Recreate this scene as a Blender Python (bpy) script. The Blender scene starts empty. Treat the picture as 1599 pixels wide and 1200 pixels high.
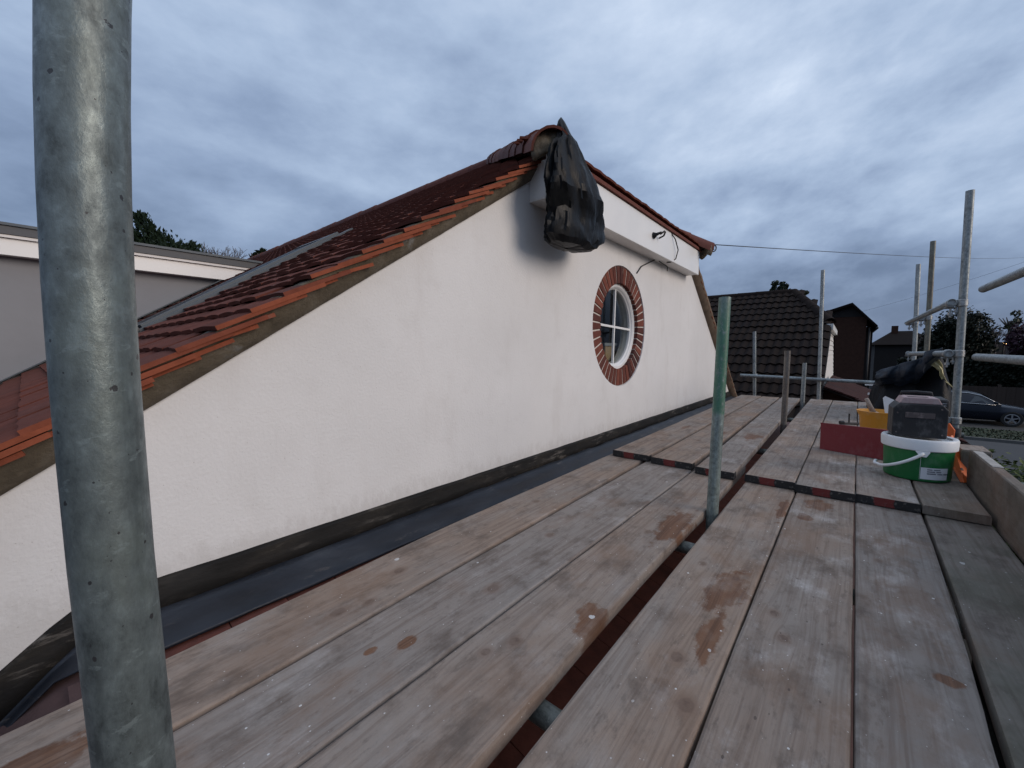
import bpy, bmesh, math, random
from mathutils import Vector, Matrix, noise
random.seed(7)
R = math.radians
PI = math.pi
scene = bpy.context.scene
C = scene.collection

# ------------------------------------------------------------------ camera
cam = bpy.data.cameras.new('camera')
cam.sensor_width = 36.0
cam.lens = 14.23
cam.clip_start = 0.01
cam.clip_end = 3000
camo = bpy.data.objects.new('camera', cam)
C.objects.link(camo)
camo.location = (0, 0, 0)
camo.rotation_euler = (R(90 - 4.52), 0, R(39.72))
scene.camera = camo

# ------------------------------------------------------------------ light
SUN_AZ, SUN_EL = R(12), R(22)          # azimuth from +X towards +Y
sd = Vector((math.cos(SUN_AZ) * math.cos(SUN_EL), math.sin(SUN_AZ) * math.cos(SUN_EL), math.sin(SUN_EL)))
sun = bpy.data.lights.new('sun', 'SUN')
sun.energy = 1.15
sun.angle = R(34)
sun.color = (1.0, 0.86, 0.74)
suno = bpy.data.objects.new('sun', sun)
C.objects.link(suno)
suno.rotation_euler = sd.to_track_quat('Z', 'Y').to_euler()

scene.view_settings.view_transform = 'Standard'
scene.view_settings.look = 'None'
scene.view_settings.exposure = 0.52
scene.view_settings.gamma = 1.0
scene.view_settings.use_curve_mapping = False


class NT:
    """tiny node-tree helper"""
    def __init__(s, tree):
        s.t = tree
        s.n = tree.nodes
        s.n.clear()

    def node(s, typ, props=None, **ins):
        nd = s.n.new(typ)
        for k, v in (props or {}).items():
            setattr(nd, k, v)
        for k, v in ins.items():
            key = int(k[1:]) if k[0] == '_' else k.replace('__', ' ')
            s.put(nd.inputs[key], v)
        return nd

    def put(s, sock, v):
        if isinstance(v, bpy.types.NodeSocket):
            s.t.links.new(v, sock)
        else:
            if isinstance(v, (tuple, list)) and len(v) == 3 and sock.type == 'RGBA':
                v = (*v, 1)
            sock.default_value = v

    def math(s, op, a, b=0.0, c=None, clamp=False):
        nd = s.n.new('ShaderNodeMath')
        nd.operation = op
        nd.use_clamp = clamp
        s.put(nd.inputs[0], a)
        s.put(nd.inputs[1], b)
        if c is not None:
            s.put(nd.inputs[2], c)
        return nd.outputs[0]

    def vmath(s, op, a, b=(0, 0, 0)):
        nd = s.n.new('ShaderNodeVectorMath')
        nd.operation = op
        s.put(nd.inputs[0], a)
        if op == 'SCALE':
            s.put(nd.inputs[3], b)
        else:
            s.put(nd.inputs[1], b)
        return nd.outputs['Value'] if op in ('DOT_PRODUCT', 'LENGTH') else nd.outputs['Vector']

    def mix(s, f, a, b, blend='MIX'):
        nd = s.n.new('ShaderNodeMix')
        nd.data_type = 'RGBA'
        nd.blend_type = blend
        s.put(nd.inputs[0], f)
        s.put(nd.inputs[6], a)
        s.put(nd.inputs[7], b)
        return nd.outputs[2]

    def ramp(s, f, stops, interp='LINEAR'):
        nd = s.n.new('ShaderNodeValToRGB')
        cr = nd.color_ramp
        cr.interpolation = interp
        while len(cr.elements) > 1:
            cr.elements.remove(cr.elements[-1])
        for i, (p, c) in enumerate(stops):
            e = cr.elements[0] if i == 0 else cr.elements.new(p)
            e.position = p
            if not isinstance(c, (tuple, list)):
                c = (c, c, c)
            e.color = (*c, 1)
        s.put(nd.inputs[0], f)
        return nd.outputs[0]

    def noise(s, vec, scale, detail=4, rough=.55, dist=0):
        nd = s.n.new('ShaderNodeTexNoise')
        s.put(nd.inputs['Vector'], vec)
        s.put(nd.inputs['Scale'], scale)
        nd.inputs['Detail'].default_value = detail
        nd.inputs['Roughness'].default_value = rough
        nd.inputs['Distortion'].default_value = dist
        return nd.outputs['Fac']

    def voro(s, vec, scale, feat='F1', rand=1.0):
        nd = s.n.new('ShaderNodeTexVoronoi')
        nd.feature = feat
        s.put(nd.inputs['Vector'], vec)
        s.put(nd.inputs['Scale'], scale)
        nd.inputs['Randomness'].default_value = rand
        return nd

    def mapping(s, vec, scale=(1, 1, 1), loc=(0, 0, 0), rot=(0, 0, 0)):
        nd = s.n.new('ShaderNodeMapping')
        s.put(nd.inputs['Vector'], vec)
        nd.inputs['Scale'].default_value = scale
        nd.inputs['Location'].default_value = loc
        nd.inputs['Rotation'].default_value = rot
        return nd.outputs[0]


# ------------------------------------------------------------------ world
world = bpy.data.worlds.new('World')
scene.world = world
world.use_nodes = True
w = NT(world.node_tree)
gen = w.node('ShaderNodeTexCoord').outputs['Generated']
sky = w.node('ShaderNodeTexSky', {'sky_type': 'NISHITA', 'sun_disc': False, 'sun_elevation': SUN_EL,
                                  'sun_rotation': PI / 2 - SUN_AZ, 'air_density': 1.2, 'dust_density': 1.5})
skyc = w.vmath('SCALE', sky.outputs[0], 0.07)
sep = w.node('ShaderNodeSeparateXYZ', _0=gen)
zz = w.math('MAXIMUM', sep.outputs[2], 0.0)
den = w.math('ADD', zz, 0.30)
px = w.math('DIVIDE', sep.outputs[0], den)
py = w.math('DIVIDE', sep.outputs[1], den)
cl = w.node('ShaderNodeCombineXYZ', _0=px, _1=py, _2=0.0).outputs[0]
puff = w.mapping(gen, scale=(1, 1, 2.3), loc=(1.3, .4, 2.2))
strk = w.mapping(w.mapping(gen, rot=(0, R(20), R(-8))), scale=(1.6, 1.4, 2.6), loc=(4.3, 1.7, .6))
n1 = w.noise(puff, 3.2, 9, .56, .0)
n2 = w.noise(puff, 1.15, 3, .5, .2)
n3 = w.noise(strk, 3.3, 8, .60, .0)
glowd = w.math('MAXIMUM', w.vmath('DOT_PRODUCT', gen, Vector((-0.01, 0.95, 0.31)).normalized()), 0.0)
glow = w.math('POWER', glowd, 13.0)
elev = w.math('MULTIPLY', w.math('POWER', zz, 0.66), .82)
val = w.math('ADD', w.math('MULTIPLY', w.math('SUBTRACT', n1, .5), .80), elev)
val = w.math('ADD', val, w.math('MULTIPLY', w.math('SUBTRACT', n2, .5), .55))
val = w.math('ADD', val, w.math('MULTIPLY', w.math('SUBTRACT', n3, .5), w.math('ADD', w.math('MULTIPLY', glow, .60), .14)))
val = w.math('ADD', val, w.math('MULTIPLY', glow, 0.22))
val = w.math('ADD', val, 0.05)
cloudc = w.ramp(val, [(0.0, (.070, .100, .165)), (.25, (.115, .160, .255)), (.45, (.205, .270, .395)),
                      (.62, (.300, .380, .515)), (.82, (.425, .505, .635)), (1.0, (.58, .65, .755))])
col = w.mix(0.93, skyc, cloudc)
bg = w.node('ShaderNodeBackground', Color=col, Strength=1.0)
wo = w.node('ShaderNodeOutputWorld')
world.node_tree.links.new(bg.outputs[0], wo.inputs[0])


# ------------------------------------------------------------------ materials
M = {}


def new_mat(name):
    m = bpy.data.materials.new(name)
    m.use_nodes = True
    t = NT(m.node_tree)
    t.out = t.node('ShaderNodeOutputMaterial')
    t.bsdf = t.node('ShaderNodeBsdfPrincipled')
    m.node_tree.links.new(t.bsdf.outputs[0], t.out.inputs[0])
    tc = t.node('ShaderNodeTexCoord')
    t.obj = tc.outputs['Object']
    t.gen = tc.outputs['Generated']
    t.rnd = t.node('ShaderNodeObjectInfo').outputs['Random']
    M[name] = m
    return m, t


def bump(t, h, strength=.3, dist=.01):
    b = t.node('ShaderNodeBump', Strength=strength, Distance=dist, Height=h)
    t.put(t.bsdf.inputs['Normal'], b.outputs[0])


def simple(name, col, rough=.6, metal=0, var=.15, scale=12, bs=.15, bd=.004, spec=.5, stretch=(1, 1, 1), rndvar=0.0):
    m, t = new_mat(name)
    v = t.mapping(t.obj, scale=stretch)
    n = t.noise(v, scale, 6, .6)
    dk = tuple(c * (1 - var) for c in col)
    lt = tuple(min(1, c * (1 + var)) for c in col)
    c = t.ramp(n, [(.3, dk), (.7, lt)])
    if rndvar:
        f = t.math('ADD', t.math('MULTIPLY', t.rnd, 2 * rndvar), 1 - rndvar)
        c = t.vmath('SCALE', c, f)
    t.put(t.bsdf.inputs['Base Color'], c)
    t.put(t.bsdf.inputs['Roughness'], t.ramp(n, [(.2, max(0, rough - .1)), (.8, min(1, rough + .1))]))
    t.bsdf.inputs['Metallic'].default_value = metal
    t.bsdf.inputs['Specular IOR Level'].default_value = spec
    if bs:
        bump(t, t.noise(v, scale * 6, 4, .6), bs, bd)
    return m


def sstep(t, x, lo, hi):
    nd = t.node('ShaderNodeMapRange', {'interpolation_type': 'SMOOTHSTEP'})
    t.put(nd.inputs['Value'], x)
    nd.inputs['From Min'].default_value = lo
    nd.inputs['From Max'].default_value = hi
    nd.inputs['To Min'].default_value = 0
    nd.inputs['To Max'].default_value = 1
    return nd.outputs[0]


def wood(name, warm=.5, grey=.5, stains=(), seed=0.0, dark=1.0, green=0.0, knots=(), plaster=.5):
    m, t = new_mat(name)
    off = t.vmath('ADD', t.obj, (seed * 1.73, seed * 3.1, seed * .7))
    low = t.noise(t.mapping(off, scale=(3.0, .55, 1)), 1.3, 3, .5)
    sx = t.node('ShaderNodeSeparateXYZ', _0=off)
    so = t.node('ShaderNodeSeparateXYZ', _0=t.obj)
    wob = t.math('SUBTRACT', t.noise(off, 45, 3, .6), .5)
    # grain runs along the board and bends round the knots
    warp = t.math('MULTIPLY', t.math('SUBTRACT', low, .5), .10)
    kn = kring = None
    for (kx, ky, kr) in knots:
        dx = t.math('DIVIDE', t.math('SUBTRACT', so.outputs[0], kx), kr)
        dy = t.math('DIVIDE', t.math('SUBTRACT', so.outputs[1], ky), kr * 1.35)
        d2 = t.math('ADD', t.math('MULTIPLY', dx, dx), t.math('MULTIPLY', dy, dy))
        dyl = t.math('MULTIPLY', dy, .35)
        dl = t.math('ADD', t.math('MULTIPLY', dx, dx), t.math('MULTIPLY', dyl, dyl))
        g = t.math('DIVIDE', 1.0, t.math('ADD', dl, 1.0))
        warp = t.math('ADD', warp, t.math('MULTIPLY', t.math('MULTIPLY', g, dx), -.016))
        d2 = t.math('ADD', d2, t.math('MULTIPLY', wob, .9))
        kk = t.math('SUBTRACT', 1.0, sstep(t, d2, .45, .95))
        kg = t.math('SUBTRACT', 1.0, sstep(t, d2, .6, 3.2))
        kn = kk if kn is None else t.math('MAXIMUM', kn, kk)
        kring = kg if kring is None else t.math('MAXIMUM', kring, kg)
    gx = t.math('ADD', sx.outputs[0], warp)
    gv = t.node('ShaderNodeCombineXYZ', _0=gx, _1=t.math('MULTIPLY', sx.outputs[1], .03), _2=t.math('MULTIPLY', sx.outputs[2], .4)).outputs[0]
    g1 = t.noise(gv, 55, 3, .55)
    g2 = t.noise(gv, 210, 3, .6)
    g3 = t.noise(t.node('ShaderNodeCombineXYZ', _0=gx, _1=t.math('MULTIPLY', sx.outputs[1], .012), _2=0.0).outputs[0], 130, 2, .5)
    grain = t.math('ADD', t.math('MULTIPLY', g1, .45), t.math('ADD', t.math('MULTIPLY', g2, .30), t.math('MULTIPLY', g3, .25)))
    blot = t.noise(t.mapping(off, scale=(2.2, .9, 1)), 2.6, 6, .62)
    cool = (.275, .236, .206)
    warmc = (.300, .214, .158)
    c = t.mix(t.math('SUBTRACT', 1.0, t.math('MULTIPLY', sstep(t, blot, .33, .62), warm)), warmc, cool)
    c = t.mix(grey * .55, c, (.228, .218, .212))
    c = t.mix(t.math('MULTIPLY', t.math('SUBTRACT', 1.0, sstep(t, grain, .38, .56)), .46), c, (.125, .085, .066))
    # ingrained dirt, foot traffic
    dirt = t.noise(t.mapping(off, scale=(1.3, .75, 1), loc=(5, 2, 0)), 8, 7, .68)
    c = t.mix(t.math('MULTIPLY', sstep(t, dirt, .47, .70), .72), c, (.105, .080, .066))
    dirt2 = t.noise(t.mapping(off, scale=(2.0, .7, 1), loc=(1, 7, 0)), 22, 6, .7)
    c = t.mix(t.math('MULTIPLY', sstep(t, dirt2, .53, .68), .5), c, (.115, .090, .076))
    mott = t.noise(t.mapping(off, scale=(1.1, .7, 1), loc=(9, 4, 0)), 3.4, 6, .66)
    c = t.mix(t.math('MULTIPLY', sstep(t, mott, .50, .66), .45), c, (.205, .128, .086))
    # trodden-in plaster dust
    dust = t.noise(t.mapping(off, scale=(1.6, .9, 1)), 5.5, 7, .70)
    c = t.mix(t.math('MULTIPLY', t.math('MULTIPLY', sstep(t, dust, .50, .74), plaster), t.ramp(g2, [(.3, .55), (.6, 1.0)])), c, (.47, .445, .43))
    if green:
        gn = t.noise(off, 3.2, 5, .6)
        c = t.mix(t.math('MULTIPLY', sstep(t, gn, .35, .65), green), c, (.12, .125, .095))
    e1 = t.math('SUBTRACT', t.noise(off, 13, 6, .65), .5)
    e2 = t.math('SUBTRACT', t.noise(t.mapping(off, scale=(60, 4, 1)), 1.0, 4, .6), .5)
    wet = None
    for (ox, oy, rx, ry) in stains:
        dx = t.math('DIVIDE', t.math('SUBTRACT', so.outputs[0], ox), rx)
        dy = t.math('DIVIDE', t.math('SUBTRACT', so.outputs[1], oy), ry)
        d = t.math('SQRT', t.math('ADD', t.math('MULTIPLY', dx, dx), t.math('MULTIPLY', dy, dy)))
        d = t.math('ADD', d, t.math('ADD', t.math('MULTIPLY', e1, 2.3), t.math('MULTIPLY', e2, .7)))
        f = t.math('SUBTRACT', 1.0, sstep(t, d, .66, 1.0))
        wet = f if wet is None else t.math('MAXIMUM', wet, f)
    if wet is not None:
        wc = t.mix(sstep(t, grain, .35, .60), (.095, .045, .026), (.175, .088, .050))
        wetd = t.math('MULTIPLY', wet, t.ramp(dust, [(.45, .95), (.68, .45)]))
        c = t.mix(wetd, c, wc)
    if kn is not None:
        c = t.mix(t.math('MULTIPLY', kring, t.math('MULTIPLY', grain, .75)), c, (.17, .105, .075))
        c = t.mix(t.math('MULTIPLY', kn, t.ramp(wob, [(-.1, .35), (.2, .75)])), c, (.10, .066, .052))
    # flecks and splashes of render and paint
    for (scl, lo, gain, amt) in ((34, .60, .27, .9), (110, .68, .50, .75), (11, .68, .26, .8)):
        sp = t.voro(t.mapping(off, scale=(1, .8, 1)), scl)
        pick = t.node('ShaderNodeSeparateColor', _0=sp.outputs['Color'])
        size = t.math('MULTIPLY', t.math('MAXIMUM', t.math('SUBTRACT', pick.outputs[0], lo), 0.0), gain)
        dd = t.math('ADD', sp.outputs['Distance'], t.math('MULTIPLY', wob, .22))
        fl = t.math('MULTIPLY', t.math('LESS_THAN', dd, size), t.ramp(pick.outputs[1], [(.25, 0.0), (.6, amt)]))
        c = t.mix(fl, c, (.62, .61, .60))
    # a few small nail holes and dark pits
    np_ = t.voro(t.mapping(off, scale=(1, .55, 1)), 24)
    pk = t.node('ShaderNodeSeparateColor', _0=np_.outputs['Color'])
    pit = t.math('LESS_THAN', t.math('ADD', np_.outputs['Distance'], t.math('MULTIPLY', wob, .12)), t.math('MULTIPLY', t.math('MAXIMUM', t.math('SUBTRACT', pk.outputs[2], .72), 0.0), .24))
    c = t.mix(t.math('MULTIPLY', pit, .65), c, (.07, .055, .05))
    c = t.vmath('SCALE', c, dark)
    t.put(t.bsdf.inputs['Base Color'], c)
    t.put(t.bsdf.inputs['Roughness'], t.math('SUBTRACT', .80, t.math('MULTIPLY', wet, .14)) if wet is not None else .80)
    t.bsdf.inputs['Specular IOR Level'].default_value = .25
    h = t.math('ADD', t.math('MULTIPLY', grain, 1.2), t.math('MULTIPLY', t.noise(off, 160, 3, .6), .35))
    bump(t, h, .55, .0035)
    return m


def galv(name, tint=(.33, .36, .37), paint=None, rust=0.0, metal=.35, axis='Z', spots=.5):
    m, t = new_mat(name)
    v = t.vmath('ADD', t.obj, t.vmath('SCALE', (3, 7, 5), t.rnd))
    def along(k): return {'Z': (1, 1, k), 'Y': (1, k, 1), 'X': (k, 1, 1)}[axis]
    st = t.mapping(v, scale=along(.6))
    n1 = t.noise(st, 75, 7, .70, .1)
    n0 = t.noise(st, 17, 5, .6, .1)
    n2 = t.noise(v, 190, 4, .6)
    stre = t.noise(t.mapping(v, scale=along(.06)), 85, 4, .6)
    mixn = t.math('ADD', t.math('MULTIPLY', n1, .62), t.math('MULTIPLY', n0, .38))
    c = t.ramp(mixn, [(.36, tuple(x * .38 for x in tint)), (.47, tuple(x * .80 for x in tint)), (.54, tint), (.66, tuple(min(1, x * 1.55) for x in tint))])
    c = t.mix(t.math('MULTIPLY', sstep(t, stre, .48, .70), .45), c, tuple(x * .42 for x in tint))
    c = t.mix(t.math('MULTIPLY', sstep(t, n0, .52, .66), .22), c, (tint[0] * 1.0, tint[1] * .98, tint[2] * .80))
    # pale scuffs where other tubes have rubbed
    sc = t.noise(t.mapping(v, scale=along(1.8)), 38, 5, .7)
    c = t.mix(t.math('MULTIPLY', sstep(t, sc, .58, .66), .45), c, tuple(min(1, x * 1.75) for x in tint))
    for (scl, lo, gain) in ((48, .84, .95), (130, .72, .8)):
        vo = t.voro(t.mapping(v, scale=along(.85)), scl)
        pk = t.node('ShaderNodeSeparateColor', _0=vo.outputs['Color'])
        spot = t.math('LESS_THAN', t.math('ADD', vo.outputs['Distance'], t.math('MULTIPLY', t.math('SUBTRACT', n2, .5), .6)),
                      t.math('MULTIPLY', t.math('MAXIMUM', t.math('SUBTRACT', pk.outputs[0], lo), 0.0), gain))
        c = t.mix(t.math('MULTIPLY', spot, spots), c, (.035, .033, .036))
    if rust:
        rn = t.noise(t.mapping(v, scale=along(.25)), 15, 6, .6)
        c = t.mix(t.math('MULTIPLY', sstep(t, rn, .42, .66), rust), c, (.13, .085, .055))
    metalv = metal
    if paint:
        pc, z0, z1 = paint
        so = t.node('ShaderNodeSeparateXYZ', _0=t.obj)
        zn = t.math('ADD', so.outputs[2], t.math('MULTIPLY', t.math('SUBTRACT', n0, .5), .12))
        f = t.math('MULTIPLY', sstep(t, zn, z0 - .01, z0 + .02), t.math('SUBTRACT', 1.0, sstep(t, zn, z1 - .04, z1 + .14)))
        worn = sstep(t, t.noise(st, 70, 5, .68), .30, .50)
        f = t.math('MULTIPLY', f, worn)
        c = t.mix(t.math('MULTIPLY', f, .82), c, pc)
        metalv = t.math('MULTIPLY', t.math('SUBTRACT', 1.0, f), metal)
    t.put(t.bsdf.inputs['Base Color'], c)
    t.put(t.bsdf.inputs['Metallic'], metalv)
    t.put(t.bsdf.inputs['Roughness'], t.ramp(mixn, [(.35, .58), (.6, .36)]))
    bump(t, t.math('ADD', n1, t.math('MULTIPLY', n2, .4)), .35, .0018)
    return m


GROUND = -3.25


def render_mat():
    m, t = new_mat('white_render')
    n = t.noise(t.obj, 1.1, 5, .55)
    c = t.ramp(n, [(.3, (.655, .645, .635)), (.7, (.735, .725, .718))])
    fine = t.noise(t.obj, 210, 5, .7)
    mid = t.noise(t.mapping(t.obj, scale=(1, 1, 1.6)), 60, 4, .6)
    c = t.mix(t.math('MULTIPLY', sstep(t, fine, .58, .72), .12), c, (.52, .49, .48))
    # faint trowel-work and water marks
    wv = t.noise(t.mapping(t.obj, scale=(1, 1.6, .5)), 3.2, 6, .62)
    c = t.mix(t.math('MULTIPLY', sstep(t, wv, .50, .70), .30), c, (.58, .555, .535))
    pat = t.noise(t.mapping(t.obj, scale=(1, .8, 1.2)), 9, 6, .65)
    c = t.mix(t.math('MULTIPLY', sstep(t, pat, .52, .70), .16), c, (.56, .54, .525))
    # splashed dirt just above the lead
    so = t.node('ShaderNodeSeparateXYZ', _0=t.obj)
    hgt = t.math('SUBTRACT', so.outputs[2], -.682 - GROUND)
    spl = t.noise(t.mapping(t.obj, scale=(1, 1, .5)), 26, 6, .7)
    low = t.math('SUBTRACT', 1.0, sstep(t, t.math('ADD', hgt, t.math('MULTIPLY', t.math('SUBTRACT', spl, .5), .25)), .0, .10))
    c = t.mix(t.math('MULTIPLY', low, .30), c, (.40, .37, .345))
    sp = t.voro(t.obj, 70)
    pk = t.node('ShaderNodeSeparateColor', _0=sp.outputs['Color'])
    fleck = t.math('LESS_THAN', sp.outputs['Distance'], t.math('MULTIPLY', t.math('MAXIMUM', t.math('SUBTRACT', pk.outputs[0], .90), 0.0), 1.2))
    c = t.mix(t.math('MULTIPLY', fleck, .45), c, (.36, .33, .31))
    t.put(t.bsdf.inputs['Base Color'], c)
    t.bsdf.inputs['Roughness'].default_value = .92
    t.bsdf.inputs['Specular IOR Level'].default_value = .2
    bump(t, t.math('ADD', t.math('MULTIPLY', t.noise(t.obj, 95, 3, .55), .9), t.math('MULTIPLY', t.noise(t.obj, 24, 3, .5), .5)), .30, .006)


def mortar_mat():
    m, t = new_mat('mortar')
    n = t.noise(t.obj, 9, 6, .65)
    c = t.ramp(n, [(.28, (.070, .055, .036)), (.5, (.115, .092, .062)), (.66, (.16, .135, .10)), (.8, (.24, .23, .21))])
    n2 = t.noise(t.obj, 5.3, 4, .6)
    c = t.mix(t.math('MULTIPLY', sstep(t, n2, .62, .72), .6), c, (.27, .28, .28))
    t.put(t.bsdf.inputs['Base Color'], c)
    t.bsdf.inputs['Roughness'].default_value = .95
    bump(t, t.noise(t.obj, 55, 6, .7), .7, .012)


def lead_mat():
    m, t = new_mat('lead')
    v = t.mapping(t.obj, scale=(1, .5, 1))
    n = t.noise(v, 7, 6, .62)
    c = t.ramp(n, [(.3, (.014, .017, .024)), (.55, (.026, .031, .042)), (.75, (.050, .056, .068))])
    d = t.noise(t.mapping(t.obj, scale=(1, .4, 2.5)), 14, 6, .7)
    c = t.mix(t.math('MULTIPLY', sstep(t, d, .58, .76), .55), c, (.19, .17, .155))
    t.put(t.bsdf.inputs['Base Color'], c)
    t.bsdf.inputs['Metallic'].default_value = .35
    t.put(t.bsdf.inputs['Roughness'], t.ramp(n, [(.3, .34), (.7, .55)]))
    bump(t, t.math('ADD', n, t.math('MULTIPLY', t.noise(v, 34, 4, .6), .25)), .35, .012)


def lead_up_mat():
    m, t = new_mat('lead_upstand')
    v = t.mapping(t.obj, scale=(1, .35, 1))
    n = t.noise(v, 9, 6, .65)
    c = t.ramp(n, [(.3, (.007, .0068, .0065)), (.50, (.012, .011, .0105)), (.62, (.022, .019, .016)), (.74, (.09, .08, .07))])
    sc = t.noise(t.mapping(t.obj, scale=(1, .25, 1.4)), 26, 6, .7)
    bl = t.noise(t.mapping(t.obj, scale=(1, .5, 1)), 4, 3, .5)
    c = t.mix(t.math('MULTIPLY', t.math('MULTIPLY', sstep(t, sc, .50, .66), sstep(t, bl, .45, .62)), .75), c, (.15, .135, .12))
    t.put(t.bsdf.inputs['Base Color'], c)
    t.bsdf.inputs['Roughness'].default_value = .7
    t.bsdf.inputs['Specular IOR Level'].default_value = .25
    bump(t, t.noise(v, 24, 5, .65), .4, .01)


def tile_mat(name, a, b, cc, rough=.75, lichen=.0):
    m, t = new_mat(name)
    v = t.vmath('ADD', t.obj, t.vmath('SCALE', (13, 7, 3), t.rnd))
    n = t.noise(v, 22, 5, .6)
    base = t.ramp(t.rnd, [(0, a), (.5, b), (1, cc)])
    f = t.math('ADD', t.math('MULTIPLY', n, .8), .6)
    c = t.vmath('SCALE', base, f)
    if lichen:
        vo = t.noise(v, 6, 5, .7)
        c = t.mix(t.math('MULTIPLY', sstep(t, vo, .62, .72), lichen), c, (.24, .20, .18))
    t.put(t.bsdf.inputs['Base Color'], c)
    t.bsdf.inputs['Roughness'].default_value = rough
    t.bsdf.inputs['Specular IOR Level'].default_value = .10
    bump(t, t.noise(v, 130, 4, .65), .4, .004)


def glass_mat():
    m, t = new_mat('window_glass')
    tr = t.node('ShaderNodeBsdfTransparent', Color=(.80, .86, .86))
    gl = t.node('ShaderNodeBsdfGlossy', Color=(1, 1, 1), Roughness=.03)
    fr = t.node('ShaderNodeFresnel', IOR=1.5)
    mx = t.node('ShaderNodeMixShader', _0=t.math('MULTIPLY', fr.outputs[0], .7), _1=tr.outputs[0], _2=gl.outputs[0])
    t.t.links.new(mx.outputs[0], t.out.inputs[0])
    bump_n = t.node('ShaderNodeBump', Strength=.03, Distance=.01, Height=t.noise(t.obj, 3, 2))
    t.put(gl.inputs['Normal'], bump_n.outputs[0])


def leaf_mat(name, a, b, rough=.6):
    m, t = new_mat(name)
    geo = t.node('ShaderNodeNewGeometry')
    n = t.noise(t.obj, 2.5, 3, .6)
    c = t.mix(t.math('ADD', t.math('MULTIPLY', geo.outputs['Random Per Island'], .6), t.math('MULTIPLY', n, .4)), a, b)
    t.put(t.bsdf.inputs['Base Color'], c)
    t.bsdf.inputs['Roughness'].default_value = rough
    t.bsdf.inputs['Specular IOR Level'].default_value = .25


def band_mat():
    """steel hoop on a board end, painted black with a red middle, worn"""
    m, t = new_mat('board_end_band')
    so = t.node('ShaderNodeSeparateXYZ', _0=t.obj)
    n = t.noise(t.obj, 55, 5, .65)
    x = t.math('ADD', t.math('ADD', so.outputs[0], .006), t.math('MULTIPLY', t.math('SUBTRACT', n, .5), .03))
    f = t.math('MULTIPLY', sstep(t, x, -.040, -.034), t.math('SUBTRACT', 1.0, sstep(t, x, .026, .032)))
    c = t.mix(f, (.014, .014, .015), (.15, .020, .018))
    c = t.mix(t.math('MULTIPLY', sstep(t, n, .55, .68), .75), c, (.12, .11, .10))
    t.put(t.bsdf.inputs['Base Color'], c)
    t.bsdf.inputs['Roughness'].default_value = .6
    bump(t, n, .4, .004)


def plaster_dusty(name, col, dust=.5, rough=.45, scale=9, dustc=(.42, .40, .39)):
    m, t = new_mat(name)
    n = t.noise(t.obj, scale, 7, .68)
    n2 = t.noise(t.mapping(t.obj, scale=(1, 1, .4)), scale * 6, 5, .65)
    c = t.mix(t.math('MULTIPLY', sstep(t, t.math('ADD', t.math('MULTIPLY', n, .7), t.math('MULTIPLY', n2, .3)), .48, .68), dust), col, dustc)
    t.put(t.bsdf.inputs['Base Color'], c)
    t.put(t.bsdf.inputs['Roughness'], t.ramp(n, [(.35, rough), (.7, min(1, rough + .35))]))
    bump(t, n2, .2, .003)


render_mat(); mortar_mat(); lead_mat(); lead_up_mat(); glass_mat(); band_mat()
tile_mat('tile_top', (.105, .036, .026), (.145, .048, .034), (.115, .046, .036), .9, .12)
tile_mat('tile_edge', (.215, .064, .036), (.26, .076, .041), (.17, .053, .034), .9, .40)
tile_mat('ridge_clay', (.11, .042, .034), (.15, .055, .042), (.095, .04, .036), .72, .15)
tile_mat('brown_tile', (.014, .010, .009), (.019, .013, .0105), (.016, .0115, .011), .92, .10)
tile_mat('brick_red', (.11, .042, .034), (.20, .068, .048), (.070, .034, .032), .9, .42)
tile_mat('red_tile_far', (.040, .018, .016), (.050, .021, .018), (.035, .018, .017), .92, .05)
simple('brick_mortar', (.60, .55, .50), .95, var=.12, scale=60, bs=.5)
simple('upvc_white', (.78, .78, .77), .35, var=.03, scale=4, bs=.05)
simple('soffit_white', (.74, .72, .70), .55, var=.06, scale=5, bs=.08)
simple('grey_render', (.235, .24, .255), .85, var=.07, scale=3, bs=.25)
simple('felt_roof', (.065, .07, .08), .55, var=.2, scale=6, bs=.2)
simple('slate_grey_metal', (.062, .078, .095), .5, .2, var=.12, scale=9, bs=.1)
simple('dark_pane', (.012, .014, .018), .5, var=.1, scale=5, bs=0, spec=.08)
simple('dark_frame', (.03, .032, .036), .4, var=.2, scale=9)
simple('timber_verge', (.16, .115, .08), .85, var=.35, scale=11, bs=.5, stretch=(1, 1, .3))
simple('room_dark', (.035, .04, .042), .9, var=.1, scale=2)
simple('cardboard', (.36, .24, .13), .85, var=.12, scale=6)
simple('iron_black', (.02, .02, .022), .5, .4, var=.2, scale=30)
simple('cable_black', (.018, .018, .018), .6, var=.1, scale=20)
simple('wire_grey', (.05, .053, .06), .6, var=.1, scale=20)
simple('rubble', (.07, .04, .032), .9, var=.4, scale=16, bs=.6)
simple('lower_clay', (.135, .042, .029), .8, var=.3, scale=22, bs=.4)
simple('lower_clay_dark', (.095, .055, .053), .8, var=.3, scale=12, bs=.5)
simple('steel_fitting', (.33, .34, .34), .42, .7, var=.3, scale=70, bs=.3)
simple('red_cap', (.30, .06, .05), .6, var=.2, scale=20)
plaster_dusty('tub_green', (.008, .14, .038), .16, .30, 9, (.35, .42, .38))
plaster_dusty('tub_white', (.72, .74, .76), .25, .35, 12, (.52, .51, .50))
simple('label_paper', (.66, .69, .74), .6, var=.05, scale=20)
simple('label_ink', (.05, .06, .09), .6, var=.1, scale=50)
plaster_dusty('tool_black', (.014, .014, .016), .34, .42, 11, (.20, .195, .20))
plaster_dusty('tool_top', (.37, .27, .275), 1.0, .6, 12, (.43, .38, .385))
plaster_dusty('tool_grille', (.085, .07, .07), .8, .7, 14, (.24, .20, .195))
plaster_dusty('red_plastic', (.17, .008, .014), .13, .42, 9, (.40, .30, .30))
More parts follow.
